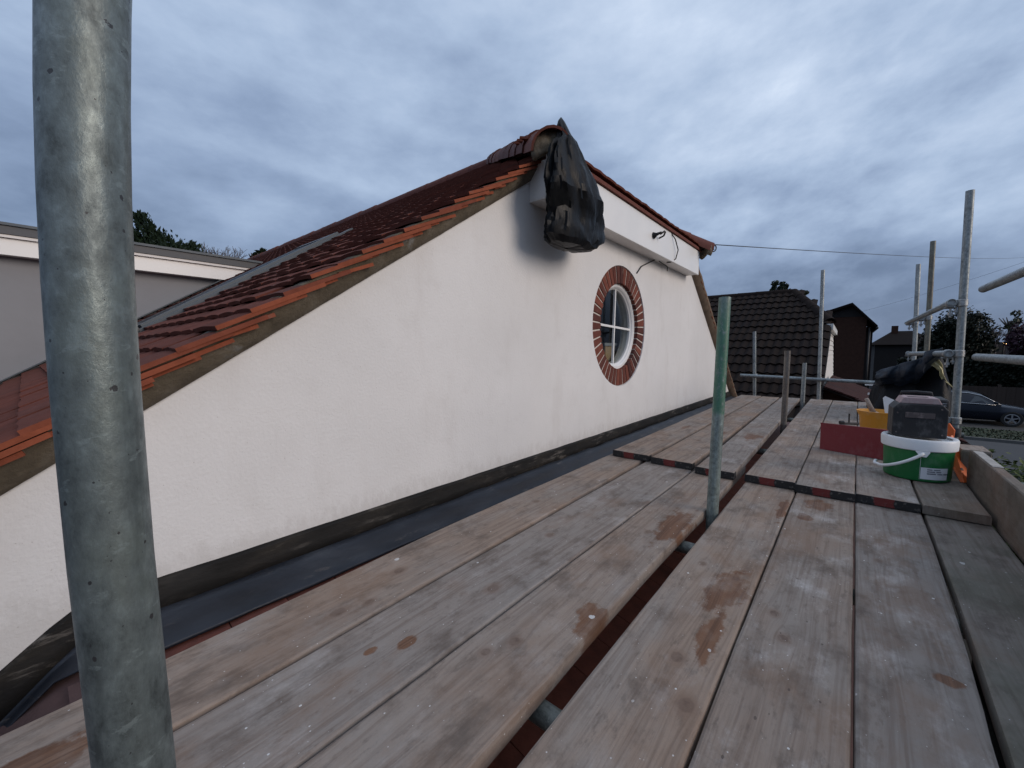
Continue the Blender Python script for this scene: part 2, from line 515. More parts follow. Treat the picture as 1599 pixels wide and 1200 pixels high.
plaster_dusty('yellow_plastic', (.62, .27, .025), .25, .42, 9, (.60, .50, .38))
plaster_dusty('orange_plastic', (.65, .12, .02), .12, .42, 12, (.55, .35, .25))
simple('wet_plaster', (.42, .38, .35), .8, var=.2, scale=30, bs=.5)
simple('handle_wood', (.30, .24, .20), .7, var=.2, scale=20, stretch=(1, 1, .2))
simple('paper_yellow', (.50, .44, .24), .7, var=.25, scale=18)
simple('tarp_blue', (.014, .021, .034), .42, var=.35, scale=8, bs=.4, bd=.01, spec=.35)
simple('tarp_black', (.005, .0055, .007), .5, var=.3, scale=8, bs=.4, bd=.01, spec=.12)
simple('toe_wood', (.20, .165, .115), .85, var=.25, scale=7, bs=.4, stretch=(1, .15, 1))
simple('toe_top', (.36, .34, .32), .85, var=.25, scale=20, bs=.4)
simple('cladding', (.62, .60, .57), .7, var=.06, scale=5)
simple('dark_brick', (.046, .024, .018), .95, var=.2, scale=6, spec=.1)
simple('dark_wall', (.011, .009, .009), .9, var=.2, scale=3)
simple('dark_roof', (.011, .008, .0075), .95, var=.25, scale=4, spec=.05)
simple('pipe_black', (.012, .012, .013), .5, var=.1, scale=4)
simple('gutter_white', (.6, .6, .58), .5, var=.05, scale=4)
simple('bark', (.05, .043, .038), .95, var=.3, scale=9, bs=.4)
simple('twig', (.10, .085, .085), .95, var=.2, scale=9, bs=0)
leaf_mat('leaf_conifer', (.006, .013, .007), (.018, .032, .012))
leaf_mat('leaf_dark', (.004, .008, .004), (.011, .015, .007))
leaf_mat('leaf_hedge_far', (.003, .006, .0035), (.007, .012, .0055))
leaf_mat('leaf_bright', (.030, .055, .014), (.105, .125, .03))
leaf_mat('leaf_purple', (.022, .010, .018), (.055, .022, .040))
leaf_mat('leaf_olive', (.02, .028, .014), (.05, .055, .03))
leaf_mat('grass_blade', (.006, .013, .004), (.014, .022, .008))
simple('grass_ground', (.020, .032, .012), .95, var=.4, scale=1.5, bs=.5)
simple('garden_ground', (.022, .021, .017), .95, var=.4, scale=1.2, bs=.5)
simple('road_asphalt', (.036, .038, .042), .85, var=.25, scale=1.0, bs=.4, stretch=(.5, 2.5, 1))
simple('pavement_slab', (.028, .028, .028), .9, var=.2, scale=2, bs=.3)
simple('kerb_stone', (.09, .09, .088), .9, var=.15, scale=4, bs=.3)
simple('fence_board', (.036, .024, .019), .9, var=.25, scale=4, bs=.3, stretch=(1, 1, .2), rndvar=.2)
simple('car_paint', (.010, .013, .022), .25, .3, var=.05, scale=2, bs=0)
simple('car_glass', (.020, .026, .034), .08, var=.05, scale=2, bs=0, spec=.8)
simple('chrome', (.55, .56, .58), .25, .9, var=.05, scale=3, bs=0)
simple('tyre', (.012, .012, .012), .85, var=.1, scale=20)
simple('rim_alloy', (.30, .30, .31), .4, .7, var=.1, scale=8, bs=0)
galv('galv_near', (.150, .180, .180), spots=.9)
galv('galv', (.27, .30, .31))
galv('galv_brown', (.15, .142, .135), rust=.35, metal=.2)
galv('galv_olive', (.18, .18, .15), rust=.5, metal=.2)
galv('galv_green', (.21, .255, .245), paint=((.030, .140, .078), -.27, .16), metal=.25)
galv('galv_pale', (.36, .385, .385))
galv('rail_along', (.30, .32, .32), axis='Y')
galv('rail_across', (.25, .285, .30), axis='X')
galv('rail_dull', (.15, .16, .145), axis='X', metal=.2)
m, t = new_mat('lamp_glow')
t.bsdf.inputs['Base Color'].default_value = (1, .7, .4, 1)
t.bsdf.inputs['Emission Color'].default_value = (1, .62, .28, 1)
t.bsdf.inputs['Emission Strength'].default_value = 6
m, t = new_mat('bag_plastic')
bn = t.noise(t.obj, 9, 5, .6, .6)
t.put(t.bsdf.inputs['Base Color'], t.ramp(bn, [(.35, (.004, .0045, .0055)), (.65, (.008, .009, .011))]))
t.put(t.bsdf.inputs['Roughness'], t.ramp(bn, [(.3, .34), (.7, .52)]))
t.bsdf.inputs['Specular IOR Level'].default_value = .15
bump(t, t.math('ADD', t.math('MULTIPLY', t.noise(t.mapping(t.obj, scale=(2, 2, .5)), 16, 3, .5, .5), .6), t.math('MULTIPLY', t.noise(t.obj, 60, 3, .5, .8), .12)), .30, .02)


# ------------------------------------------------------------------ geometry helpers
class MB:
    """collects vertices and faces in world coordinates"""
    def __init__(s):
        s.v = []
        s.f = []
        s.m = []

    def add(s, vs, fs, mi=0):
        o = len(s.v)
        s.v += [tuple(v) for v in vs]
        s.f += [tuple(i + o for i in f) for f in fs]
        s.m += [mi] * len(fs)

    def box(s, x0, x1, y0, y1, z0, z1, mi=0, mat=None):
        vs = [Vector(p) for p in ((x0, y0, z0), (x1, y0, z0), (x1, y1, z0), (x0, y1, z0), (x0, y0, z1), (x1, y0, z1), (x1, y1, z1), (x0, y1, z1))]
        if mat:
            vs = [mat @ p for p in vs]
        s.add(vs, [(0, 3, 2, 1), (4, 5, 6, 7), (0, 1, 5, 4), (1, 2, 6, 5), (2, 3, 7, 6), (3, 0, 4, 7)], mi)

    def prism(s, poly, d, mi=0):
        """extrude planar polygon (3D points) by vector d"""
        n = len(poly)
        d = Vector(d)
        a = [Vector(p) for p in poly]
        b = [p + d for p in a]
        s.add(a + b, [tuple(range(n))[::-1], tuple(range(n, 2 * n))] + [(i, (i + 1) % n, n + (i + 1) % n, n + i) for i in range(n)], mi)

    def tube(s, pts, r, seg=12, hollow=0.0, mi=0, caps=True):
        pts = [Vector(p) for p in pts]
        rr = r if isinstance(r, (list, tuple)) else [r] * len(pts)
        n = len(pts)
        d0 = (pts[1] - pts[0]).normalized()
        up = Vector((0, 0, 1)) if abs(d0.z) < .9 else Vector((1, 0, 0))
        rings = []
        for i, p in enumerate(pts):
            d = (pts[min(i + 1, n - 1)] - pts[max(i - 1, 0)]).normalized()
            a = (up - d * up.dot(d)).normalized()
            b = d.cross(a)
            rings.append([p + (a * math.cos(2 * PI * k / seg) + b * math.sin(2 * PI * k / seg)) * rr[i] for k in range(seg)])
            up = a
        vs = [q for rg in rings for q in rg]
        fs = []
        for i in range(n - 1):
            for k in range(seg):
                k2 = (k + 1) % seg
                fs.append((i * seg + k, i * seg + k2, (i + 1) * seg + k2, (i + 1) * seg + k))
        if caps and not hollow:
            fs.append(tuple(range(seg))[::-1])
            fs.append(tuple(range((n - 1) * seg, n * seg)))
        s.add(vs, fs, mi)
        if hollow:
            for e, (i, sg) in enumerate(((0, 1), (n - 1, -1))):
                p = pts[i]
                d = (pts[min(i + 1, n - 1)] - pts[max(i - 1, 0)]).normalized() * sg
                out = rings[i]
                inn = [p + (q - p) * (1 - hollow) for q in out]
                deep = [q + d * r * 4 for q in inn]
                ff = []
                for k in range(seg):
                    k2 = (k + 1) % seg
                    a1 = (k, k2, seg + k2, seg + k)
                    b1 = (seg + k, seg + k2, 2 * seg + k2, 2 * seg + k)
                    ff += [a1[::-1] if sg > 0 else a1, b1[::-1] if sg > 0 else b1]
                ff.append(tuple(range(2 * seg, 3 * seg)))
                s.add(out + inn + deep, ff, mi)

    def lathe(s, prof, c, seg=40, mi=0, sx=1, sy=1):
        """profile of (r, z) spun round the vertical through c"""
        n = len(prof)
        vs = []
        for (r, z) in prof:
            for k in range(seg):
                a = 2 * PI * k / seg
                vs.append((c[0] + r * sx * math.cos(a), c[1] + r * sy * math.sin(a), c[2] + z))
        fs = []
        for i in range(n - 1):
            for k in range(seg):
                k2 = (k + 1) % seg
                fs.append((i * seg + k, i * seg + k2, (i + 1) * seg + k2, (i + 1) * seg + k))
        s.add(vs, fs, mi)

    def mesh(s, name, mats, smooth=False, local=None):
        me = bpy.data.meshes.new(name)
        vs = s.v
        if local is not None:
            L = Vector(local)
            vs = [tuple(Vector(v) - L) for v in vs]
        me.from_pydata(vs, [], s.f)
        for mt in (mats if isinstance(mats, (list, tuple)) else [mats]):
            me.materials.append(M[mt])
        if len(set(s.m)) > 1 or (s.m and s.m[0]):
            me.polygons.foreach_set('material_index', s.m)
        if smooth:
            me.polygons.foreach_set('use_smooth', [True] * len(me.polygons))
            if smooth is not True:
                me.set_sharp_from_angle(angle=R(smooth))
        me.update()
        return me

    def build(s, name, mats, parent=None, smooth=False, origin=None):
        """object whose vertices end up where they were collected (world space)"""
        base = Vector((0, 0, 0))
        p = parent
        while p is not None:
            base += p.location
            p = p.parent
        org = Vector(origin) if origin is not None else base
        me = s.mesh(name, mats, smooth, org)
        o = bpy.data.objects.new(name, me)
        C.objects.link(o)
        o.parent = parent
        o.location = org - base
        return o


def recalc(o):
    bm = bmesh.new()
    bm.from_mesh(o.data)
    bmesh.ops.recalc_face_normals(bm, faces=bm.faces)
    bm.to_mesh(o.data)
    bm.free()
    return o


def bevel(o, wd=.004, seg=2, ang=40):
    b = o.modifiers.new('bevel', 'BEVEL')
    b.width = wd
    b.segments = seg
    b.limit_method = 'ANGLE'
    b.angle_limit = R(ang)
    return o


def tag(o, label=None, cat=None, group=None, kind=None):
    if label: o['label'] = label
    if cat: o['category'] = cat
    if group: o['group'] = group
    if kind: o['kind'] = kind
    return o


def thing(name, label, cat, loc=(0, 0, 0), group=None):
    o = bpy.data.objects.new(name, None)
    C.objects.link(o)
    o.empty_display_size = .1
    o.location = loc
    return tag(o, label, cat, group)


def piece(name, me, parent, mw):
    """an object that shares mesh data, placed by a world matrix under an unrotated parent"""
    o = bpy.data.objects.new(name, me)
    C.objects.link(o)
    base = Vector((0, 0, 0))
    p = parent
    while p is not None:
        base += p.location
        p = p.parent
    o.parent = parent
    o.matrix_basis = Matrix.Translation(-base) @ mw
    return o


GZ = -3.25
# ================================================================== SETTING
g = MB(); g.add([(-400, -60, GZ), (400, -60, GZ), (400, 600, GZ), (-400, 600, GZ)], [(0, 1, 2, 3)])
tag(g.build('ground', 'garden_ground'), kind='structure')
g = MB(); g.add([(-120, 15.2, GZ + .02), (120, 15.2, GZ + .02), (120, 22.2, GZ + .02), (-120, 22.2, GZ + .02)], [(0, 1, 2, 3)])
tag(g.build('road', 'road_asphalt'), kind='structure')
g = MB(); g.box(-120, 120, 22.2, 22.35, GZ, GZ + .12)
tag(g.build('kerb', 'kerb_stone'), kind='structure')
g = MB(); g.box(-120, 120, 22.35, 25.2, GZ, GZ + .10)
tag(g.build('grass_verge', 'grass_ground'), kind='structure')
g = MB(); g.box(-120, 120, 25.2, 30.6, GZ, GZ + .06)
tag(g.build('driveway', 'pavement_slab'), kind='structure')
# grass tufts on the verge
g = MB()
rr = random.Random(3)
for i in range(2600):
    x, y = rr.uniform(2, 9), rr.uniform(22.4, 25.1)
    a = rr.uniform(0, PI); h = rr.uniform(.02, .06); ww = .03
    g.add([(x - ww * math.cos(a), y - ww * math.sin(a), GZ + .1), (x + ww * math.cos(a), y + ww * math.sin(a), GZ + .1),
           (x + rr.uniform(-.05, .05), y + rr.uniform(-.05, .05), GZ + .1 + h)], [(0, 1, 2)])
tag(g.build('verge_grass', 'grass_blade'), 'dark green grass on the strip between the road and the parked car', 'grass', kind='stuff')

# ================================================================== OWN HOUSE
WX = -1.55                      # face of the rendered gable
house = thing('gable_house', 'white rendered gable end with red clay tiled roof and round brick-ringed window', 'house', (WX, 3.65, GZ))
WIN = (3.37, .222)              # centre of the round window in y, z
WR = .522                       # radius of the opening in the render
VS = .655                       # slope of the roof (tan)


def lz(y): return -.305 + .66 * y            # underside of left verge on the wall
def rz(y): return 1.05 - .70 * (y - 5.20)    # underside of right verge


# --- wall
def make_wall():
    bm = bmesh.new()
    out = [(-3.0, -3.2), (-3.0, lz(-3.0)), (2.06, lz(2.06)), (2.06, 1.16), (5.05, 1.16), (5.20, 1.05), (7.95, rz(7.95)), (7.95, -3.2)]
    ov = [bm.verts.new((WX, y, z)) for y, z in out]
    N = 96
    iv = [bm.verts.new((WX, WIN[0] + WR * math.cos(2 * PI * k / N), WIN[1] + WR * math.sin(2 * PI * k / N))) for k in range(N)]
    ed = [bm.edges.new((ov[i], ov[(i + 1) % len(ov)])) for i in range(len(ov))]
    ei = [bm.edges.new((iv[i], iv[(i + 1) % N])) for i in range(N)]
    bmesh.ops.triangle_fill(bm, use_beauty=True, use_dissolve=False, edges=ed + ei)
    for f in bm.faces:
        f.normal_update()
        if f.normal.x < 0: f.normal_flip()
    # reveal going back, and a return on the outer edge
    for ring in (ov, iv):
        bk = [bm.verts.new((WX - .26, v.co.y, v.co.z)) for v in ring]
        n = len(ring)
        for i in range(n):
            bm.faces.new((ring[i], ring[(i + 1) % n], bk[(i + 1) % n], bk[i]))
    me = bpy.data.meshes.new('wall')
    for v in bm.verts: v.co -= house.location
    bm.to_mesh(me); bm.free()
    me.materials.append(M['white_render'])
    o = bpy.data.objects.new('wall', me); C.objects.link(o); o.parent = house
    return o


wall = make_wall()
# unseen back of the house
g = MB(); g.box(-12, WX - .30, -.6, 7.6, GZ, -.75)
g.build('back_wall', 'grey_render', house)

# --- round window
win = MB()
N = 72
for r0, r1, x0, x1 in ((.375, WR - .001, WX - .013, WX - .14),):
    vs = []
    for k in range(N):
        a = 2 * PI * k / N
        for r, x in ((r1, x0), (r0 + .004, x0), (r0 + .004, x1), (r1, x1)):
            vs.append((x, WIN[0] + r * math.cos(a), WIN[1] + r * math.sin(a)))
    fs = []
    for k in range(N):
        k2 = (k + 1) % N
        for j in range(3):
            fs.append((k * 4 + j, k2 * 4 + j, k2 * 4 + j + 1, k * 4 + j + 1))
    win.add(vs, fs)
window = win.build('window', 'brick_mortar', house)
recalc(window)
tag(window, 'round window in a ring of red bricks with white frame and glazing bars')
# bricks set on end round the opening
NB = 43
def brick_mesh(seed):
    rb = random.Random(seed)
    b = MB()
    r0, r1 = .372, .517
    j0 = .0046
    pts = []
    for r in (r0, r1):
        half = PI * r / NB - j0
        pts += [(r, -half * rb.uniform(.9, 1.0)), (r, half * rb.uniform(.9, 1.0))]
    fr = .0 - rb.uniform(0, .003)
    q = [(fr, pts[0][1], pts[0][0]), (fr, pts[1][1], pts[1][0]), (fr, pts[3][1], pts[3][0]), (fr, pts[2][1], pts[2][0])]
    b.prism(q, (-.10, 0, 0))
    me = b.mesh('brick', 'brick_red')
    bm = bmesh.new(); bm.from_mesh(me)
    bmesh.ops.recalc_face_normals(bm, faces=bm.faces)
    bmesh.ops.bevel(bm, geom=[e for e in bm.edges if all(v.co.x > -.05 for v in e.verts)], offset=.004, segments=1, affect='EDGES')
    bm.to_mesh(me); bm.free()
    return me
bms = [brick_mesh(i) for i in range(4)]
for k in range(NB):
    a = 2 * PI * k / NB
    mw = Matrix.Translation((WX - .003 - random.uniform(0, .003), WIN[0], WIN[1])) @ Matrix.Rotation(a, 4, 'X')
    piece('brick', bms[k % 4], window, mw)


def ring(name, r0, r1, x0, x1, mat, parent):
    """flat annulus with chamfered inner lip, front at x0"""
    b = MB(); n = 72
    prof = [(r1, x1), (r1, x0), (r0 + .012, x0), (r0, x0 - .012), (r0, x1)]
    vs = [(x, WIN[0] + r * math.cos(2 * PI * k / n), WIN[1] + r * math.sin(2 * PI * k / n)) for k in range(n) for r, x in prof]
    m_ = len(prof)
    fs = [(k * m_ + j, ((k + 1) % n) * m_ + j, ((k + 1) % n) * m_ + j + 1, k * m_ + j + 1) for k in range(n) for j in range(m_ - 1)]
    b.add(vs, fs)
    return recalc(b.build(name, mat, parent, smooth=35))


frame = ring('frame', .338, .378, WX - .040, WX - .16, 'upvc_white', window)
sash = ring('sash', .326, .3395, WX - .056, WX - .15, 'upvc_white', window)
gb = MB()
cm = Matrix.Translation((0, WIN[0], WIN[1])) @ Matrix.Rotation(R(-2.0), 4, 'X')
gb.box(WX - .082, WX - .066, -.330, .330, -.009, .009, mat=cm)
gb.build('glazing_bar', 'upvc_white', window)
gb = MB(); gb.box(WX - .0825, WX - .0655, -.009, .009, -.330, .330, mat=cm)
gb.build('glazing_bar', 'upvc_white', window)
pn = MB()
for qa in range(4):
    pn = MB()
    vs = [(WX - .088, WIN[0], WIN[1])]
    n = 16
    for k in range(n + 1):
        a = qa * PI / 2 + PI / 2 * k / n
        vs.append((WX - .088, WIN[0] + .333 * math.cos(a), WIN[1] + .333 * math.sin(a)))
    pn.add(vs, [(0, i, i + 1) for i in range(1, n + 1)])
    pn.build('pane', 'window_glass', window)
# room behind, seen through the glass
rm = MB()
rm.add([(WX - .262, 2.0, -.7), (WX - .262, 4.6, -.7), (WX - .262, 4.6, 1.05), (WX - .262, 2.0, 1.05),
        (-4.4, 2.0, -.7), (-4.4, 4.6, -.7), (-4.4, 4.6, 1.05), (-4.4, 2.0, 1.05)],
       [(4, 5, 6, 7), (0, 1, 5, 4), (2, 3, 7, 6), (1, 2, 6, 5), (3, 0, 4, 7)])
rm.build('room', 'room_dark', house)
cbx = thing('cardboard_box', 'brown cardboard box seen behind the glass of the round window', 'box', (-1.88, 3.6, -.69))
g = MB(); g.box(-2.02, -1.745, 3.46, 3.74, -.69, .055); o = g.build('box_body', 'cardboard', cbx); bevel(o, .006, 1)
g = MB(); g.box(-2.03, -1.735, 3.43, 3.76, .056, .085); o = g.build('box_lid', 'grey_render', cbx); bevel(o, .004, 1)

# --- left roof slope: plain clay tiles
GA = .116                                   # gauge along the slope
PA = math.atan(VS)
cs, sn = math.cos(PA), math.sin(PA)
def slope_pt(y, lift=0.0):                  # point of the sarking line under the tiles, lifted along the normal
    z = -.164 - .060 + VS * y
    return (y - sn * lift, z + cs * lift)
TW, TL, TT = .165, .265, .014


def tile_mesh(seed):
    rb = random.Random(seed)
    b = MB()
    n = 4
    top = []; bot = []
    for j in range(2):
        v = 0 if j == 0 else TL
        for i in range(n + 1):
            u = -TW / 2 + .001 + (TW - .002) * i / n
            cam_ = .0045 * (1 - (2 * i / n - 1) ** 2) + rb.uniform(-.0008, .0008)
            vv = v + (rb.uniform(-.003, .003) if j == 0 else 0)
            top.append((u, vv, TT + cam_)); bot.append((u, vv, cam_))
    k = n + 1
    vs = top + bot
    o = len(top)
    fs = []; mi = []
    for i in range(n):
        fs.append((i, i + 1, k + i + 1, k + i)); mi.append(0)
        fs.append((o + i, o + k + i, o + k + i + 1, o + i + 1)); mi.append(1)
        fs.append((i, o + i, o + i + 1, i + 1)); mi.append(0)
    fs.append((0, k, o + k, o)); mi.append(1)
    fs.append((n, o + n, o + k + n, k + n)); mi.append(1)
    b.v = vs; b.f = fs; b.m = mi
    return b


tmb = [tile_mesh(i) for i in range(5)]
tms = [b.mesh('roof_tile', ['tile_top', 'tile_top']) for b in tmb]
vms = [b.mesh('roof_tile', ['tile_top', 'tile_edge']) for b in tmb]
# tile local axes: x = along -X world is kept as world X, y = up slope, z = normal
TILT = math.atan2(.036, TL)
def tile_matrix(x, y, tilt=TILT, jitter=0.0, mirror=False):
    rj = random.uniform
    y0, z0 = slope_pt(y, .034 + rj(-jitter, jitter))
    up = Vector((0, cs, sn)); nr = Vector((0, -sn, cs))
    a = tilt + rj(-jitter, jitter) * 1.5
    up2 = up * math.cos(a) - nr * math.sin(a)
    nr2 = nr * math.cos(a) + up * math.sin(a)
    mt = Matrix.Identity(4)
    mt.col[0][:3] = Vector((1, 0, 0)); mt.col[1][:3] = up2; mt.col[2][:3] = nr2
    mt.translation = Vector((x, y0, z0))
    return mt @ Matrix.Rotation(rj(-jitter, jitter) * 3, 4, 'Z')


roof = MB()
# boarding under the tiles, two slopes and the half hip
def P(x, y, l=0): yy, z = slope_pt(y, l); return (x, yy, z)
RY = 3.65
RZ = slope_pt(RY)[1]
roof.add([P(-1.50, -3.0), P(-1.50, 2.03), P(-3.3, RY), P(-16, RY), P(-16, -3.0)], [(0, 1, 2, 3, 4)])
roof.add([(-1.50, 5.18, 1.10), (-1.50, 8.7, 1.10 - .70 * 3.52), (-16, 8.7, 1.10 - .70 * 3.52), (-16, RY, RZ), (-3.3, RY, RZ)], [(0, 1, 2, 3, 4)])
roof.add([P(-1.50, 2.03), (-1.50, 5.18, 1.10), (-3.3, RY, RZ)], [(0, 1, 2)])
roofo = roof.build('roof', 'felt_roof', house)
tag(roofo, 'red clay tiled roof with half hip above the gable')

cand = []
for row in range(-16, 36):
    y = .491 - .0 + row * GA * cs
    if y < -1.6 or y > 3.55: continue
    x = -1.462
    first = True
    while x > -13.0:
        wf = 1.5 if (first and row % 2) else 1.0
        xc = x - TW * wf / 2
        x -= TW * wf
        first = False
        # clip at the half hip line and round the roof window and the dormer
        if y > 1.98 and xc > -1.40 - (y - 2.02) * 1.15 - .05: continue
        if -4.10 < xc < -3.24 and .42 < y < 1.78: continue
        if -11 < xc < -5.30 and y < 1.62: continue
        d = math.hypot(xc, y)
        vis = (xc * -.639 + y * .769) > .35 and not (y < -.2)
        cand.append((0 if vis else 1, d, xc, y, wf, xc > -1.62))
cand.sort()
rest = MB()
for i, (_, d, xc, y, wf, vg) in enumerate(cand):
    mt = tile_matrix(xc, y, jitter=.006 if vg else (.0035 if d < 3 else .0012)) @ Matrix.Scale(wf, 4, (1, 0, 0))
    if i < 300:
        piece('roof_tile', (vms if vg else tms)[i % 5], roofo, mt)
    else:
        s_ = tmb[i % 5]
        o0 = len(rest.v)
        rest.v += [tuple(mt @ Vector(v)) for v in s_.v]
        rest.f += [tuple(k + o0 for k in f) for f in s_.f]
        rest.m += (s_.m if vg else [0] * len(s_.m))
# eave tiles of the half hip and verge tiles of the right slope
HPA = math.atan((RZ - 1.20) / (3.3 - 1.40))
hc, hs = math.cos(HPA), math.sin(HPA)
for row in range(3):
    n = int(3.2 / TW)
    for k in range(n):
        y = 2.12 + (k + (.5 if row % 2 else 0)) * TW
        if not (2.02 + row * .09 < y < 5.22 - row * .09): continue
        mt = Matrix.Identity(4)
        a = HPA - TILT
        mt.col[0][:3] = Vector((0, 1, 0)); mt.col[1][:3] = Vector((-math.cos(a), 0, math.sin(a))); mt.col[2][:3] = Vector((math.sin(a), 0, math.cos(a)))
        mt.translation = Vector((-1.385 - row * .1 * hc, y, 1.225 + row * .1 * hs + random.uniform(-.003, .003)))
        s_ = tmb[k % 5]; o0 = len(rest.v)
        rest.v += [tuple(mt @ Vector(v)) for v in s_.v]; rest.f += [tuple(q + o0 for q in f) for f in s_.f]; rest.m += s_.m
ra = math.atan(.70)
for row in range(36):
    for col in range(4):
        y = 8.3 - row * GA * math.cos(ra)
        if y < 5.25: continue
        z = 1.10 + .02 - .70 * (y - 5.18)
        a = ra - TILT
        mt = Matrix.Identity(4)
        mt.col[0][:3] = Vector((-1, 0, 0)); mt.col[1][:3] = Vector((0, -math.cos(a), math.sin(a))); mt.col[2][:3] = Vector((0, math.sin(a), math.cos(a)))
        mt.translation = Vector((-1.475 - TW * (col + .5), y + .02, z + .03))
        s_ = tmb[(row + col) % 5]; o0 = len(rest.v)
        rest.v += [tuple(mt @ Vector(v)) for v in s_.v]; rest.f += [tuple(q + o0 for q in f) for f in s_.f]; rest.m += s_.m
tag(rest.build('roof_tile_field', ['tile_top', 'tile_edge'], roofo), kind='stuff')

# --- verge bedding, left and right: lumpy mortar between wall and tiles
def verge(y0, y1, zlo, zhi, n, name='verge_mortar', mat='mortar', x_out=-1.478):
    b = MB(); rb = random.Random(5)
    rows = 5
    vs = []
    for i in range(n + 1):
        y = y0 + (y1 - y0) * i / n
        a, c = zlo(y), zhi(y)
        for j in range(rows):
            t_ = j / (rows - 1)
            x = WX + .004 + (x_out - WX) * (t_ ** .6) + (.009 * noise.noise(Vector((y * 14, t_ * 3, 1.3))) if j else 0)
            z = a + (c - a) * t_ + (.006 if j else .0015) * noise.noise(Vector((y * 17, t_ * 5, 7.7)))
            if j == 0: x = WX + .012; 
            vs.append((x, y, z))
        vs.append((WX - .02, y, c + .004)); vs.append((WX - .02, y, a - .002))
    k = rows + 2
    fs = [(i * k + j, (i + 1) * k + j, (i + 1) * k + (j + 1) % k, i * k + (j + 1) % k) for i in range(n) for j in range(k)]
    b.add(vs, fs)
    return recalc(b.build(name, mat, roofo, smooth=True))


verge(-1.8, 2.05, lz, lambda y: slope_pt(y, .028)[1] + .015, 160)
verge(5.20, 8.3, rz, lambda y: 1.105 + .045 - .70 * (y - 5.18), 90, mat='timber_verge', x_out=-1.47)
# slips of undercloak tile showing in the left bedding
usl = []
b = MB(); b.box(-.02, .02, 0, .19, 0, .013)
me_sl = b.mesh('undercloak_slip', 'tile_edge')
for i in range(28):
    y = -.50 + i * .097 + random.uniform(-.012, .012)
    if y > 1.95: break
    ln = random.uniform(.45, .95)
    mt = Matrix.Translation((-1.496 + random.uniform(-.008, .004), y, -.164 + VS * y - .055 + random.uniform(-.004, .006))) @ Matrix.Rotation(PA - R(9) + random.uniform(-.04, .04), 4, 'X') @ Matrix.Scale(ln, 4, (0, 1, 0))
    piece('undercloak_slip', me_sl, roofo, mt)


# --- ridge and hip tiles
def halfround(r, L, flare=.006):
    b = MB(); n = 10
    vs = []
    for (t_, rr_) in ((0, r + flare), (.12, r + flare * .6), (1, r)):
        for i in range(n + 1):
            a = -.12 + (PI + .24) * i / n
            vs.append((rr_ * math.cos(a), L * t_, rr_ * math.sin(a)))
        for i in range(n + 1):
            a = -.12 + (PI + .24) * i / n
            vs.append(((rr_ - .014) * math.cos(a), L * t_, (rr_ - .014) * math.sin(a)))
    k = 2 * (n + 1)
    fs = []
    for s_ in range(2):
        for i in range(n):
            p = s_ * k + i
            fs.append((p, p + 1, p + k + 1, p + k))
            q = p + n + 1
            fs.append((q, q + k, q + k + 1, q + 1))
    for i in range(n):
        fs.append((i, n + 1 + i, n + 2 + i, i + 1))
        p = 2 * k + i
        fs.append((p, p + 1, p + n + 2, p + n + 1))
    b.add(vs, fs)
    return b.mesh('ridge_tile', 'ridge_clay', smooth=50)


def run(a, bq, r, name, me_len, lift=.0, reverse=False):
    a, bq = Vector(a), Vector(bq)
    d = (bq - a); L = d.length; d.normalize()
    n = max(1, round(L / me_len)); step = L / n
    me = halfround(r, step + .02)
    up = Vector((0, 0, 1)); up = (up - d * up.dot(d)).normalized()
    sx_ = d.cross(up)
    for i in range(n):
        mt = Matrix.Identity(4)
        mt.col[0][:3] = sx_; mt.col[1][:3] = d; mt.col[2][:3] = up
        mt.translation = a + d * (i * step) + up * (lift + random.uniform(-.004, .004))
        piece(name, me, roofo, mt @ Matrix.Rotation(random.uniform(-.02, .02), 4, 'Z'))


run((-1.36, 1.99, 1.150), (-3.25, 3.62, RZ + .0), .115, 'hip_tile', .31, .0)
run((-1.34, 5.24, 1.170), (-3.25, 3.68, RZ + .0), .115, 'hip_tile', .31, .0)
run((-3.2, RY, RZ + .0), (-15, RY, RZ + .0), .095, 'ridge_tile', .42, .0)
# mortar packed into the open ends of the hips
for (hx, hy, hz, sgn) in ((-1.372, 2.005, 1.150, 1), (-1.352, 5.225, 1.170, -1)):
    dd = Vector((-1.89, 1.63 * sgn, 0)).normalized()
    sd_ = Vector((-dd.y, dd.x, 0))
    g = MB(); vs = []; fs = []
    nr, na = 5, 18
    for i in range(nr + 1):
        for j in range(na + 1):
            a = -.5 + (PI + 1.0) * j / na
            r = .112 * i / nr
            p = Vector((hx, hy, hz)) + sd_ * (r * math.cos(a)) + Vector((0, 0, r * math.sin(a)))
            p += dd * (.012 * noise.noise(p * 30) + .02 * (i / nr) ** 2)
            vs.append(tuple(p))
    fs = [(i * (na + 1) + j, (i + 1) * (na + 1) + j, (i + 1) * (na + 1) + j + 1, i * (na + 1) + j + 1) for i in range(nr) for j in range(na)]
    g.add(vs, fs)
    o = recalc(g.build('hip_mortar', 'mortar', roofo, smooth=True))
    sm = o.modifiers.new('thick', 'SOLIDIFY'); sm.thickness = .05; sm.offset = 0
# scrolled hip iron
pts = [(-1.43, 5.17, 1.21), (-1.33, 5.30, 1.20)]
c0 = Vector((-1.315, 5.345, 1.245))
for k in range(22):
    a = -PI / 2 - k * .33
    r_ = .048 - k * .0012
    pts.append((c0.x + .6 * r_ * math.cos(a + PI), c0.y + .8 * r_ * math.cos(a + PI) * 1.0, c0.z + r_ * math.sin(a)))
g = MB(); g.tube(pts, .007, 8); g.build('hip_iron', 'iron_black', roofo, smooth=True)

